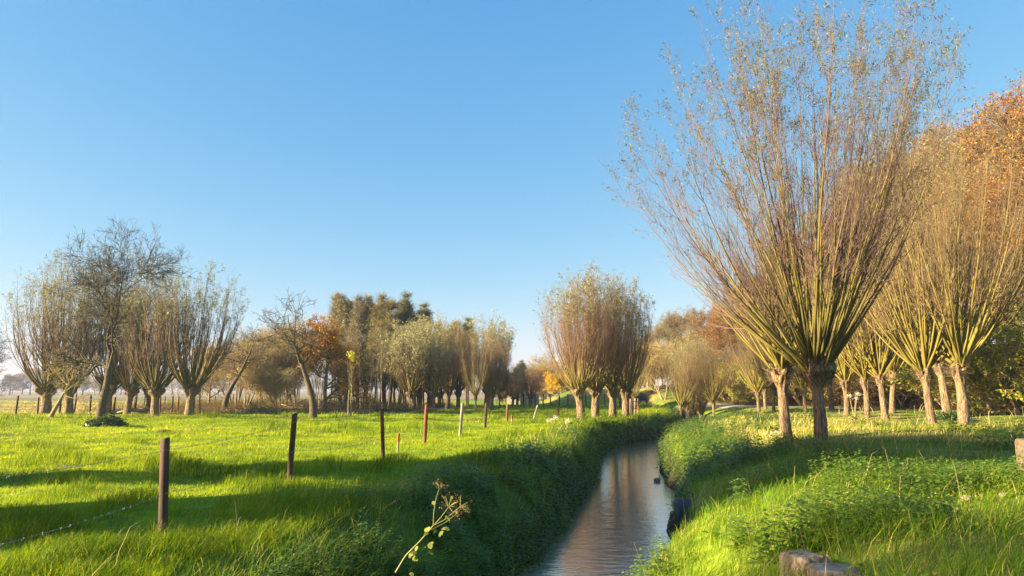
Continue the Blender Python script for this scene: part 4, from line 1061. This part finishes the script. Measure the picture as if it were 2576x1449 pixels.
# ------------------------------------------------------------------ hogweed plants
M['stem'] = plain('hogweed_stem', (0.20, 0.20, 0.05), (0.30, 0.28, 0.09), 9, 0.6, 0.1)
M['stem_dry'] = plain('dry_stem', (0.34, 0.24, 0.12), (0.50, 0.38, 0.20), 9, 0.7, 0.1)
M['seed'] = leafmat('brown_seeds', [(0, (0.22, 0.12, 0.05)), (1, (0.50, 0.30, 0.14))], 0.3)
M['petal'] = leafmat('white_petals', [(0, (0.70, 0.70, 0.55)), (1, (0.80, 0.80, 0.72))], 0.3)
M['pleaf'] = leafmat('pale_leaves', [(0, (0.14, 0.20, 0.03)), (1, (0.36, 0.36, 0.07))], 0.45)
def umbel(c, d, R, rng, gs, gf, n=18, fl=0.012, cup=0.35, k=10):
    d = norm(d); a = norm(np.cross(d, np.array([0.3, 1, 0.1]))); b = np.cross(d, a)
    ph = rng.uniform(0, 6.28, n); rr = R * np.sqrt(rng.uniform(0.05, 1, n))
    tip = c + (np.cos(ph) * rr)[:, None] * a + (np.sin(ph) * rr)[:, None] * b + (R * 0.75 - cup * rr ** 2 / R)[:, None] * d
    gs.add(*tubes(np.stack([np.repeat(c[None], n, 0), (c + tip) / 2 + d * R * 0.06, tip], 1), np.full((n, 3), 0.0022), 3))
    f = np.repeat(tip, k, 0) + rng.normal(0, R * 0.10, (n * k, 3))
    gf.add(*leaves(np.stack([f, f + rng.normal(0, 0.01, f.shape)], 1), 1, 0, (fl, fl * 2), (fl, fl * 1.6), rng))
def lobed(gl, c, size, rng, n=5):
    d0 = norm(rng.normal(0, 1, 3)); nn = norm(np.array([rng.normal(0, .5), -0.6, 0.8])); s0 = norm(np.cross(nn, d0)); d0 = np.cross(s0, nn)
    for i in range(n):
        t = (i - (n - 1) / 2) * 0.62
        d = d0 * math.cos(t) + s0 * math.sin(t); s = np.cross(nn, d); L_ = size * (1 - 0.1 * abs(t)); w_ = size * 0.34
        drop = np.array([0, 0, -size * 0.15])
        v = np.array([c, c + d * L_ * .35 - s * w_ * .6, c + d * L_ * .8 - s * w_ * .7 + drop * .5, c + d * L_ + drop, c + d * L_ * .8 + s * w_ * .7 + drop * .5, c + d * L_ * .35 + s * w_ * .6])
        gl.add(v, [[0, 1, 2, 3], [0, 3, 4, 5]], rng.random())
rng = np.random.default_rng(21)
D0 = 6.3
def hp(px, py, D): return at_px(px, py, D)
b0 = hp(1010, 1425, D0); 
o = thing('hogweed', b0, 'dying hogweed leaning over with brown seed heads and limp yellow leaves', 'plant')
st = [hp(995, 1440, D0), hp(1020, 1398, D0), hp(1058, 1360, D0), hp(1090, 1322, D0)]
gs = Geo(); gf = Geo(); gl = Geo()
def smoothpath(pts, n=12):
    pts = np.array(pts); t = np.linspace(0, len(pts) - 1, n); return np.stack([np.interp(t, np.arange(len(pts)), pts[:, i]) for i in range(3)], 1)
def addstem(pts, r0, r1, n=12):
    p = smoothpath(pts, n) - b0; gs.add(*tubes(p[None], np.linspace(r0, r1, n)[None], 6))
addstem(st, 0.008, 0.005)
j = hp(1090, 1322, D0)
for pts, R_ in [([j, hp(1091, 1290, D0), hp(1097, 1255, D0 + .05), hp(1105, 1228, D0 + .05)], 0.055), ([j, hp(1108, 1303, D0), hp(1128, 1276, D0 - .1)], 0.11), ([j, hp(1118, 1308, D0), hp(1157, 1275, D0 - .05)], 0.09), ([hp(1080, 1335, D0), hp(1120, 1315, D0 + .1), hp(1147, 1293, D0 + .1)], 0.03)]:
    addstem(pts, 0.0035, 0.002)
    e = np.array(pts[-1]) - b0; umbel(e, np.array(pts[-1]) - np.array(pts[-2]) + np.array([0, 0, .02]), R_, rng, gs, gf, 14, 0.006, 0.3, 5); link('seed_head', gf.mesh('hogweed_seeds', M['seed']), o); gf = Geo()
for px, py in [(1075, 1327), (1090, 1333), (1105, 1340), (1120, 1333), (1068, 1340), (1028, 1395), (1048, 1402), (1080, 1392), (1052, 1375), (1088, 1370), (1038, 1440), (1095, 1262), (1125, 1305), (1040, 1385)]:
    c_ = hp(px, py, D0 - 0.05) - b0; lobed(gl, c_, 0.028 + 0.022 * rng.random(), rng, 5 if rng.random() > .5 else 3)
link('stem', gs.mesh('hogweed_stem', M['stem']), o); link('foliage', gl.mesh('hogweed_leaf', M['pleaf']), o)

def flowering(px, D, heads, label):
    rng = np.random.default_rng(int(px)); b0 = P(px, D); o = thing('hogweed', b0, label, 'plant')
    gs = Geo(); gf = Geo(); gl = Geo()
    for (hx, hy, R_) in heads:
        t = at_px(hx, hy, D) - b0
        p = np.array([[0, 0, -0.05], [t[0] * .35, 0, t[2] * .45], [t[0] * .75, 0, t[2] * .8], t - np.array([0, 0, R_ * .5])])
        gs.add(*tubes(p[None], np.array([[.014, .011, .009, .006]]), 5)); umbel(p[-1], np.array([t[0] * .15, 0, 1]), R_ * 0.85, rng, gs, gf, 16, 0.014, 0.9, 9)
    for i in range(9):
        lobed(gl, np.array([rng.normal(0, .18), rng.normal(0, .1), rng.uniform(.15, .5)]), 0.13, rng, 5)
    link('stem', gs.mesh('hogweed_stem', M['stem_dry']), o); link('flower_head', gf.mesh('hogweed_flowers', M['petal']), o); link('foliage', gl.mesh('hogweed_leaf', M['pleaf']), o)
flowering(1426, 25.5, [(1383, 1054, .15), (1398, 1048, .15), (1428, 1057, .15)], 'hogweed with three white umbels before the tight row of four willows')
flowering(2150, 29, [(2136, 994, .13), (2157, 989, .17), (2152, 1000, .12)], 'flowering hogweed with white umbels between the tallest and the leaning mossy willow')
flowering(1948, 23.5, [(1952, 1088, .15), (1938, 1094, .14), (1930, 1102, .1)], 'low white flowering hogweed beside the short knotted willow')

# ------------------------------------------------------------------ walker far off on the field path
pp = {'pel': (0, 0, .95), 'sp': (0, .02, 1.2), 'ch': (0, .03, 1.38), 'nk': (0, .03, 1.52), 'hd': (0, .05, 1.62), 'ht': (0, .04, 1.74),
      'k1': (.08, .12, .52), 'a1': (.08, -.06, .10), 't1': (.08, .12, .04), 'k2': (-.08, .02, .50), 'a2': (-.08, -.28, .14), 't2': (-.08, -.12, .04), 'h1': (.09, 0, .9), 'h2': (-.09, 0, .9),
      's1': (.19, .02, 1.42), 'e1': (.24, -.08, 1.16), 'w1': (.22, .08, .95), 's2': (-.19, .02, 1.42), 'e2': (-.24, .0, 1.15), 'w2': (-.22, .18, 1.0), 'f1': (.21, .14, .88), 'f2': (-.2, .24, .95)}
kk = list(pp); ed = [('pel', 'sp'), ('sp', 'ch'), ('ch', 'nk'), ('nk', 'hd'), ('hd', 'ht'), ('pel', 'h1'), ('h1', 'k1'), ('k1', 'a1'), ('a1', 't1'), ('pel', 'h2'), ('h2', 'k2'), ('k2', 'a2'), ('a2', 't2'), ('ch', 's1'), ('s1', 'e1'), ('e1', 'w1'), ('w1', 'f1'), ('ch', 's2'), ('s2', 'e2'), ('e2', 'w2'), ('w2', 'f2')]
rad = dict(pel=.15, sp=.14, ch=.16, nk=.06, hd=.10, ht=.07, h1=.09, h2=.09, k1=.06, k2=.06, a1=.045, a2=.045, t1=.04, t2=.04, s1=.07, s2=.07, e1=.05, e2=.05, w1=.035, w2=.035, f1=.035, f2=.035)
me = bpy.data.meshes.new('person'); me.from_pydata([pp[k] for k in kk], [(kk.index(a_), kk.index(b_)) for a_, b_ in ed], [])
po = link('person', me, None, P(112, 188), label='lone walker in dark clothes far off on the fields', category='person')
mdf = po.modifiers.new('skin', 'SKIN')
for i, k in enumerate(kk):
    sv = me.skin_vertices[0].data[i]; sv.radius = (rad[k], rad[k] * 0.85); sv.use_root = (k == 'pel')
sb = po.modifiers.new('sub', 'SUBSURF'); sb.levels = 1; sb.render_levels = 1
dg = bpy.context.evaluated_depsgraph_get(); nm = bpy.data.meshes.new_from_object(po.evaluated_get(dg))
po.modifiers.clear(); po.data = nm
for nm_, c1 in [('dark_jacket', (0.03, 0.035, 0.05)), ('dark_trousers', (0.02, 0.025, 0.04)), ('skin', (0.5, 0.32, 0.24)), ('hair', (0.06, 0.04, 0.03))]:
    nm.materials.append(plain(nm_, c1, tuple(c * 1.3 for c in c1)))
for f in nm.polygons:
    z = f.center.z; f.material_index = 3 if (z > 1.66 or (z > 1.55 and f.center.y < .02)) else 2 if z > 1.52 else 0 if z > .92 else 1
    f.use_smooth = True
po.scale = (1, 1, 1); po.rotation_euler = (0, 0, 1.2)

# ------------------------------------------------------------------ ground cover
def scatter(n, y0, y1, seed, pw=0.0, xpad=2.5, half=0.86):
    """random points in the wedge of land in front of the bridge, thinning with distance"""
    rng = np.random.default_rng(seed)
    u = rng.random(n)
    if pw == 0: Y = y0 * (y1 / y0) ** u
    else: Y = (y0 ** pw + u * (y1 ** pw - y0 ** pw)) ** (1 / pw)
    X = rng.uniform(-1, 1, n) * (half * Y + xpad)
    return X, Y, rng

def blades(X, Y, h, w, lean, rng, a, wind=(0.25, 0.1), zoff=-0.02):
    n = len(X); Z = H(X, Y) + zoff
    ph = rng.uniform(0, 2 * math.pi, n)
    b = np.stack([X, Y, Z], 1)
    wd = np.stack([np.cos(ph), np.sin(ph), 0 * ph], 1) * (w / 2)[:, None]
    lp = rng.uniform(0, 2 * math.pi, n); lm = lean * rng.uniform(0.2, 1.0, n)
    ld = np.stack([np.cos(lp) * lm + wind[0] * lean, np.sin(lp) * lm + wind[1] * lean, 0 * lp], 1)
    m1 = b + ld * (h * 0.22)[:, None] + np.array([0, 0, 1]) * (h * 0.45)[:, None]
    m2 = b + ld * (h * 0.62)[:, None] + np.array([0, 0, 1]) * (h * 0.82)[:, None]
    tip = b + ld * (h * 1.15)[:, None] + np.array([0, 0, 1]) * (h * (1.0 - 0.25 * np.minimum(lm, 1.2)))[:, None]
    v = np.stack([b - wd, b + wd, m1 + wd * .85, m1 - wd * .85, m2 + wd * .55, m2 - wd * .55, tip], 1).reshape(-1, 3)
    k = np.arange(n)[:, None] * 7
    q = np.concatenate([k + [0, 1, 2, 3], k + [3, 2, 4, 5]]); t = k + np.array([[5, 4, 6]])
    return v, q, np.repeat(a, 7), t

def zones(X, Y):
    d, w = river_d(X, Y)
    dl = -d - w; dr = d - w
    px = path_x(np.clip(Y, 31, 190))
    return dl, dr, X - px

# meadow grass
X, Y, rng = scatter(620000, 3.2, 78, 101, 0.45)
dl, dr, dp = zones(X, Y)
copse = (Y > 52 + noise(X, Y, 9, 12) * 2) & (X < -8) & (X > -34)
rough = (Y > 51) & (X < -9)
k = (dl > 1.7 - 0.7 * smooth(10, 18, Y) + 0.8 * (noise(X, Y, 1.2, 8) - 0.5)) & ~copse & ~rough
k &= ~((noise(X, Y, 0.8, 95) > 0.79) & (noise(X, Y, 6, 96) > 0.5) & (rng.random(len(X)) < 0.75)); X, Y, dl = X[k], Y[k], dl[k]
tuft = smooth(0.60, 0.86, noise(X, Y, 0.9, 21)) * smooth(0.35, 0.6, noise(X, Y, 5, 22)) + 0.7 * smooth(0.74, 0.95, noise(X, Y, 0.45, 25))
edge = smooth(4.0, 1.6, dl)
n = len(X)
h = (0.05 + 0.05 * rng.random(n) + tuft * 0.22 + edge * (0.06 + 0.06 * rng.random(n))) * (1 + 0.1 * np.minimum(Y / 30, 1.5))
w = 0.0042 * np.maximum(1, Y / 6.5) ** 0.82 * (1 + 0.3 * edge)
a = 0.42 + 0.30 * (noise(X, Y, 2.6, 23) - 0.5) + 0.20 * (noise(X, Y, 0.7, 24) - 0.5) - 0.34 * tuft + rng.normal(0, 0.13, n) - 0.05 * edge
a = np.where(rng.random(n) < 0.05 * (0.3 + noise(X, Y, 3.3, 29)), rng.uniform(0.8, 1.0, n), np.clip(a, 0, 0.8))
dry = (noise(X, Y, 2.2, 61) > 0.83) & (Y > 20) & (rng.random(n) < 0.3); a = np.where(dry, 0.92, a)
g = Geo(); g.add(*blades(X, Y, h, w, 0.75, rng, a))
link('meadow_grass', g.mesh('meadow_grass', M['grass']), kind='stuff', label='short sunlit meadow grass with darker tufts')

# long grass on both banks and on the ground right of the stream
X, Y, rng = scatter(430000, 2.6, 70, 102, 0.35)
dl, dr, dp = zones(X, Y)
left = (dl > 0.05) & (dl < 2.6 - 0.8 * smooth(10, 18, Y) + noise(X, Y, 1.5, 31))
right = (dr > 0.05) & (dp < -0.9)
k = left | right
X, Y, dl, dr, left = X[k], Y[k], dl[k], dr[k], left[k]; kk_ = ~((np.abs(Y - 12.6) < 1.9) & (dr > -.1) & (dr < 0.7) & (rng.random(len(X)) < .85)) & ~(((dl < 2.0) | ((dr < 2.4) & (Y > 16))) & (rng.random(len(X)) < 0.6)); X, Y, dl, dr, left = X[kk_], Y[kk_], dl[kk_], dr[kk_], left[kk_]; n = len(X)
cl = noise(X, Y, 0.55, 33); cl2 = noise(X, Y, 1.9, 34)
h = 0.09 + 0.12 * rng.random(n) + 0.16 * smooth(0.45, 0.8, cl) + 0.06 * cl2
fr_ = (X > 16) & (Y > 27); h = h * np.where(fr_, 0.35, 1.0) * np.where(left, 1.0, 0.95) * np.where((dr > 3.2) & (Y > 12), 0.75, 1.0)
w = 0.0052 * np.maximum(1, Y / 6.5) ** 0.82
a = 0.40 + 0.40 * (cl2 - 0.5) + rng.normal(0, 0.16, n)
strawy = (~left) & (noise(X, Y, 3.1, 35) > 0.52) & (Y > 17)
a = np.where(rng.random(n) < np.where(strawy, 0.35, 0.07), rng.uniform(0.85, 1, n), np.clip(a, 0, 0.84))
g = Geo(); g.add(*blades(X, Y, h, w, 1.15, rng, a, (0.35, 0.0)))
link('bank_grass', g.mesh('bank_grass', M['long_grass']), kind='stuff', label='long arching grass on the banks of the stream')

# dry straw coloured grass on the right bank around the willows and at the pipe
X, Y, rng = scatter(90000, 8, 60, 103, 0.3)
dl, dr, dp = zones(X, Y)
k = (dr > 2.6) & (dp < -1.2) & (Y > 19.5 - 0.2 * (X - 8)) & (noise(X, Y, 2.4, 41) > 0.30) & (X > 5.2)
pipe = (np.hypot(X - 4.15, (Y - 13.9) * 0.8) < 0.85) & (dr > 0.38)
k = k | (pipe & (rng.random(len(X)) < 0.8)) | ((np.hypot(X - 1.6, (Y - 24.5) * .45) < 1.2) & (dl > .4))
k &= ~((X > 16) & (Y > 27)); X, Y = X[k], Y[k]; n = len(X)
h = 0.16 + 0.26 * rng.random(n) * noise(X, Y, 1.1, 42)
g = Geo(); g.add(*blades(X, Y, h, 0.0055 * np.maximum(1, Y / 7) ** 0.8, 1.0, rng, np.clip(0.45 + 0.6 * (noise(X, Y, 1.5, 43) - 0.5) + rng.normal(0, 0.22, n), 0, 1), (0.3, -0.1)))
link('dry_grass', g.mesh('dry_grass', M['straw']), kind='stuff', label='straw coloured dry grass around the nearest willows')

# tall dead stalks standing out of the banks
X, Y, rng = scatter(16000, 4, 50, 109, 0.5)
dl, dr, dp = zones(X, Y)
k = (((dl > 0.1) & (dl < 2.4)) | ((dr > 0.2) & (dp < -2))) & (noise(X, Y, 1.3, 91) > 0.5) & (rng.random(len(X)) < np.where(Y < 13, 0.08, 0.3))
X, Y = X[k], Y[k]; n = len(X)
g = Geo(); g.add(*blades(X, Y, 0.3 + 0.35 * rng.random(n), 0.004 * np.maximum(1, Y / 7) ** 0.85, 0.8, rng, np.clip(rng.normal(0.75, 0.2, n), 0, 1), (0.2, -0.1)))
link('dead_stalks', g.mesh('dead_stalks', M['straw']), kind='stuff', label='dead grass stalks standing out of the banks')

# nettles: stems with pairs of toothed leaves
def nettles(X, Y, Hn, ll, rng, nodes=6, lean=0.25):
    n = len(X); Z = H(X, Y)
    b = np.stack([X, Y, Z], 1)
    la = rng.uniform(0, 6.28, n); lv = np.stack([np.cos(la), np.sin(la), 0 * la], 1) * (lean * Hn * rng.random(n))[:, None]
    out_v = []; out_a = []
    base_a = np.clip(0.38 + 0.5 * (noise(X, Y, 1.4, 52) - 0.5) + rng.normal(0, 0.10, n), 0, 1)
    for j in range(nodes):
        f = (j + 0.6) / nodes
        c = b + lv * f ** 1.5 + np.array([0, 0, 1]) * (Hn * f)[:, None]
        ph0 = rng.uniform(0, 6.28, n)
        for s in range(3):
            ph = ph0 + s * 2.1
            L_ = (ll * (1.15 - 0.55 * f) * rng.uniform(0.7, 1.25, n))[:, None]
            up = rng.uniform(-0.55, 0.35, n) + 0.3 * f
            d = norm(np.stack([np.cos(ph), np.sin(ph), up], 1)); sd = np.stack([-np.sin(ph), np.cos(ph), 0 * ph], 1)
            nn = np.cross(d, sd)
            c0 = c + d * L_ * 0.25
            v = np.stack([c0, c0 + d * L_ * .30 + sd * L_ * .30 - nn * L_ * .08, c0 + d * L_ * .65 + sd * L_ * .20 - nn * L_ * .05 - np.array([0, 0, .05]) * L_, c0 + d * L_ - np.array([0, 0, .22]) * L_,
                          c0 + d * L_ * .65 - sd * L_ * .20 - nn * L_ * .05 - np.array([0, 0, .05]) * L_, c0 + d * L_ * .30 - sd * L_ * .30 - nn * L_ * .08], 1)
            out_v.append(v.reshape(-1, 3)); out_a.append(np.repeat(np.clip(base_a + rng.normal(0, .07, n) + (rng.random(n) < .02) * .5, 0, 1), 6))
    v = np.concatenate(out_v); k = np.arange(len(v) // 6)[:, None] * 6
    q = np.concatenate([k + [0, 1, 2, 3], k + [0, 3, 4, 5]])
    return v, q, np.concatenate(out_a)

X, Y, rng = scatter(60000, 3.5, 72, 104, 0.25, 1.5, 0.75)
dl, dr, dp = zones(X, Y)
nz = noise(X, Y, 1.6, 51); nz2 = noise(X, Y, 0.7, 53)
left = (dl > -0.08) & (dl < 2.1 - 0.7 * smooth(10, 18, Y) + 0.9 * (nz - 0.5)) & ((nz > 0.30) | (Y > 14))
right = (dr > -0.05) & (((dr < 2.4 + 2.5 * (nz - 0.4)) & (Y > 16.2)) | ((dr < 1.2) & (Y <= 13.4) & (nz > 0.35)) | ((nz > 0.72) & (dp < -2)) | ((dr < 3.0) & (nz2 > .72) & (Y > 5.2)))
right &= ~((np.hypot(X - 2.25, Y - 4.8) < 0.8))
right &= ~((np.abs(Y - 11.2) < 3.4) & (dr < 1.05))
right &= ~((X > 16) & (Y > 27)); left &= ~((Y < 10) & (dl > 1.3))
k = (left & (rng.random(len(X)) < 0.8)) | (right & (rng.random(len(X)) < 0.75))
X, Y, nz2, right, dr = X[k], Y[k], nz2[k], right[k], dr[k]; n = len(X)
Hn = 0.16 + 0.32 * nz2 + 0.12 * rng.random(n) + np.where(right & (dr < 2.5) & (Y > 17), 0.12, 0.0)
Hn = Hn * np.where(Y < 9, 0.8, 1.0)
ll = 0.068 * np.maximum(1, Y / 9) ** 0.62 * (0.75 + 0.6 * noise(X, Y, 0.9, 57))
g = Geo(); g.add(*nettles(X, Y, Hn, ll, rng, 5))
link('nettles', g.mesh('nettles', M['nettle']), kind='stuff', label='nettles and herbs covering both stream banks')

# bigger nettle patch by the marker stone, docks
def patch(name, cx, cy, rx, ry, n, hh, ll, label, seed, mat='nettle', cat='nettles', nodes=6):
    rng = np.random.default_rng(seed); a = rng.uniform(0, 6.28, n); r = np.sqrt(rng.random(n))
    X = cx + rx * r * np.cos(a); Y = cy + ry * r * np.sin(a)
    v, q, at_ = nettles(X, Y, hh * (1.1 - 0.6 * r ** 2) * rng.uniform(.8, 1.1, n), np.full(n, ll), rng, nodes)
    z0 = float(H(cx, cy)); v = v - np.array([cx, cy, z0])
    g = Geo(); g.add(v, q, at_)
    link(name, g.mesh(name, M[mat]), None, (cx, cy, z0), label=label, category=cat)
p_ = P(2470, 9.2); patch('nettle_clump', p_[0], p_[1], 0.75, 0.5, 130, 0.36, 0.085, 'dark bushy nettle clump left of the concrete marker post', 3)
p_ = P(2360, 8.4); patch('nettle_clump', p_[0], p_[1], 0.6, 0.4, 70, 0.24, 0.075, 'lower nettle clump in the grass left of the bushy one', 4)
p_ = P(2200, 9.5); patch('nettle_clump', p_[0], p_[1], 0.7, 0.5, 60, 0.25, 0.075, 'sparse nettle clump in the shade below the tallest willow', 6)
def dock(px, D, label, seed, n=9, L=0.26):
    rng = np.random.default_rng(seed); loc = P(px, D); g = Geo()
    for i in range(n):
        ph = rng.uniform(0, 6.28); th = rng.uniform(0.3, 1.2); ln = L * rng.uniform(.6, 1.1); wd = ln * 0.20
        t = np.linspace(0, 1, 8); ang = th + 0.9 * t
        rr = np.cumsum(np.sin(ang)) / 8 * ln; zz = np.cumsum(np.cos(ang)) / 8 * ln
        c = np.stack([rr * math.cos(ph), rr * math.sin(ph), zz], 1); s = np.array([-math.sin(ph), math.cos(ph), 0])
        wv = wd * np.sin(np.clip(t * 1.05, 0, 1) * math.pi) ** 0.8 + 0.004
        wv = wv * (1 + 0.12 * np.sin(t * 18 + i)); up = np.array([0, 0, 1])
        v = np.stack([c - s * wv[:, None] + up * wv[:, None] * .35, c, c + s * wv[:, None] + up * wv[:, None] * .35], 1).reshape(-1, 3)
        k = np.arange(7)[:, None] * 3
        g.add(v, np.concatenate([k + [0, 1, 4, 3], k + [1, 2, 5, 4]]), np.clip(rng.normal(.45, .2), 0, 1))
    link('dock_plant', g.mesh('dock_plant', M['nettle']), None, loc, label=label, category='plant')
dock(2095, 6.6, 'broad leaved dock with large drooping leaves above the stone blocks', 1, 9, 0.34)
dock(1930, 10.2, 'dock plant with pale leaves in the sunny strip near the dry grass tuft', 2, 8, 0.26)
dock(2010, 10.6, 'dock plant at the shaded side of the sunny strip', 3, 8, 0.28)
dock(800, 7.2, 'dock plant with sunlit leaves in the long grass of the left bank', 4, 9, 0.26)
dock(700, 6.6, 'wide dock plant half in shade on the left bank near the lower edge', 5, 10, 0.28)
dock(1800, 7.6, 'dock leaf tuft with yellowing leaf at the foot of the right bank', 6, 6, 0.24)

# fallen willow leaves scattered in the grass
X, Y, rng = scatter(9000, 3.5, 32, 105, 0.5)
dl, dr, dp = zones(X, Y); k = (dl > 2) | (dr > 1.5); X, Y = X[k], Y[k]
c = np.stack([X, Y, H(X, Y) + 0.07], 1); g = Geo(); g.add(*leaves(np.stack([c, c + rng.normal(0, .03, c.shape)], 1), 1, 0, (0.03, 0.055), (0.012, 0.022), rng))
link('fallen_leaves', g.mesh('fallen_leaves', M['litter']), kind='stuff', label='dry fallen leaves scattered in the grass')
# rough growth behind the left fence and undergrowth below the trees
X, Y, rng = scatter(120000, 50, 120, 106, 0.8)
dl, dr, dp = zones(X, Y)
k = ((X < -9) & (Y > 51) & (noise(X, Y, 2.0, 71) > 0.35)) | ((X > 1) & (Y > 84) & (Y < 108) & (X < 36) & (dl > 2)) | ((dr > 0) & (dp < -1) & (X < 16))
X, Y = X[k], Y[k]; n = len(X)
g = Geo(); g.add(*blades(X, Y, 0.12 + 0.3 * rng.random(n) * noise(X, Y, 3, 72), np.full(n, 0.045), 1.0, rng, np.clip(0.35 + 0.9 * (noise(X, Y, 4, 73) - .5) + rng.normal(0, .2, n), 0, 1)))
link('rough_grass', g.mesh('rough_grass', M['straw']), kind='stuff', label='rough yellowish grass beyond the meadow and on the dike')
# brown undergrowth inside the copse and along the foot of the wood
rng = np.random.default_rng(107)
n = 26000
X = rng.uniform(-34, -7, n); Y = rng.uniform(54, 84, n)
t = rng.random(n // 2); yv = 42 + 70 * t; xv = path_x(yv) + rng.uniform(2.5, 12, n // 2)
X[: n // 2] = xv; Y[: n // 2] = yv
v, q, a_ = nettles(X, Y, 0.25 + 0.9 * noise(X, Y, 3, 74) * rng.random(n), np.full(n, 0.17), rng, 3, 0.6)
g = Geo(); g.add(v, q, np.clip(a_ + rng.normal(0, .3, len(a_) // 6).repeat(6), 0, 1))
link('undergrowth', g.mesh('undergrowth', M['leaf_brown']), kind='stuff', label='brown bramble undergrowth below the trees')
# duckweed and wet plants along the water's edge
X, Y, rng = scatter(9000, 9, 60, 108, 0.5, 0.5, 0.5)
dl, dr, dp = zones(X, Y)
k = ((dr > -0.22) & (dr < 0.25) & (Y > 17) & (Y < 24)) | ((dr > -0.25) & (dr < .2) & (noise(X, Y, 1.5, 81) > .6)); k &= (Y > 15.5); X, Y = X[k], Y[k]; n = len(X)
Zs = np.full(n, WATER); c = np.stack([X, Y, Zs + .02], 1)
rngv = rng.normal(0, 1, c.shape) * np.array([1, 1, .3])
g = Geo(); g.add(*leaves(np.stack([c, c + norm(rngv) * .05], 1), 3, 0, (0.07, 0.14), (0.04, 0.08), rng, 0.0, 0.04))
link('water_plants', g.mesh('water_plants', M['nettle']), kind='stuff', label='floating green plants along the right water edge')

# ------------------------------------------------------------------ air
m = bpy.data.materials.new('haze_air'); m.use_nodes = True; nt = m.node_tree
nt.nodes.remove(nt.nodes['Principled BSDF'])
pv = nt.nodes.new('ShaderNodeVolumePrincipled'); pv.inputs['Color'].default_value = (0.55, 0.72, 1.0, 1); pv.inputs['Density'].default_value = 0.00045; pv.inputs['Anisotropy'].default_value = 0.2
nt.links.new(pv.outputs[0], nt.nodes['Material Output'].inputs['Volume'])
g = Geo(); box(g, (0, 250, 18), (1000, 560, 42))
if USE_HAZE:
    link('haze', g.mesh('haze', m, True), kind='stuff')
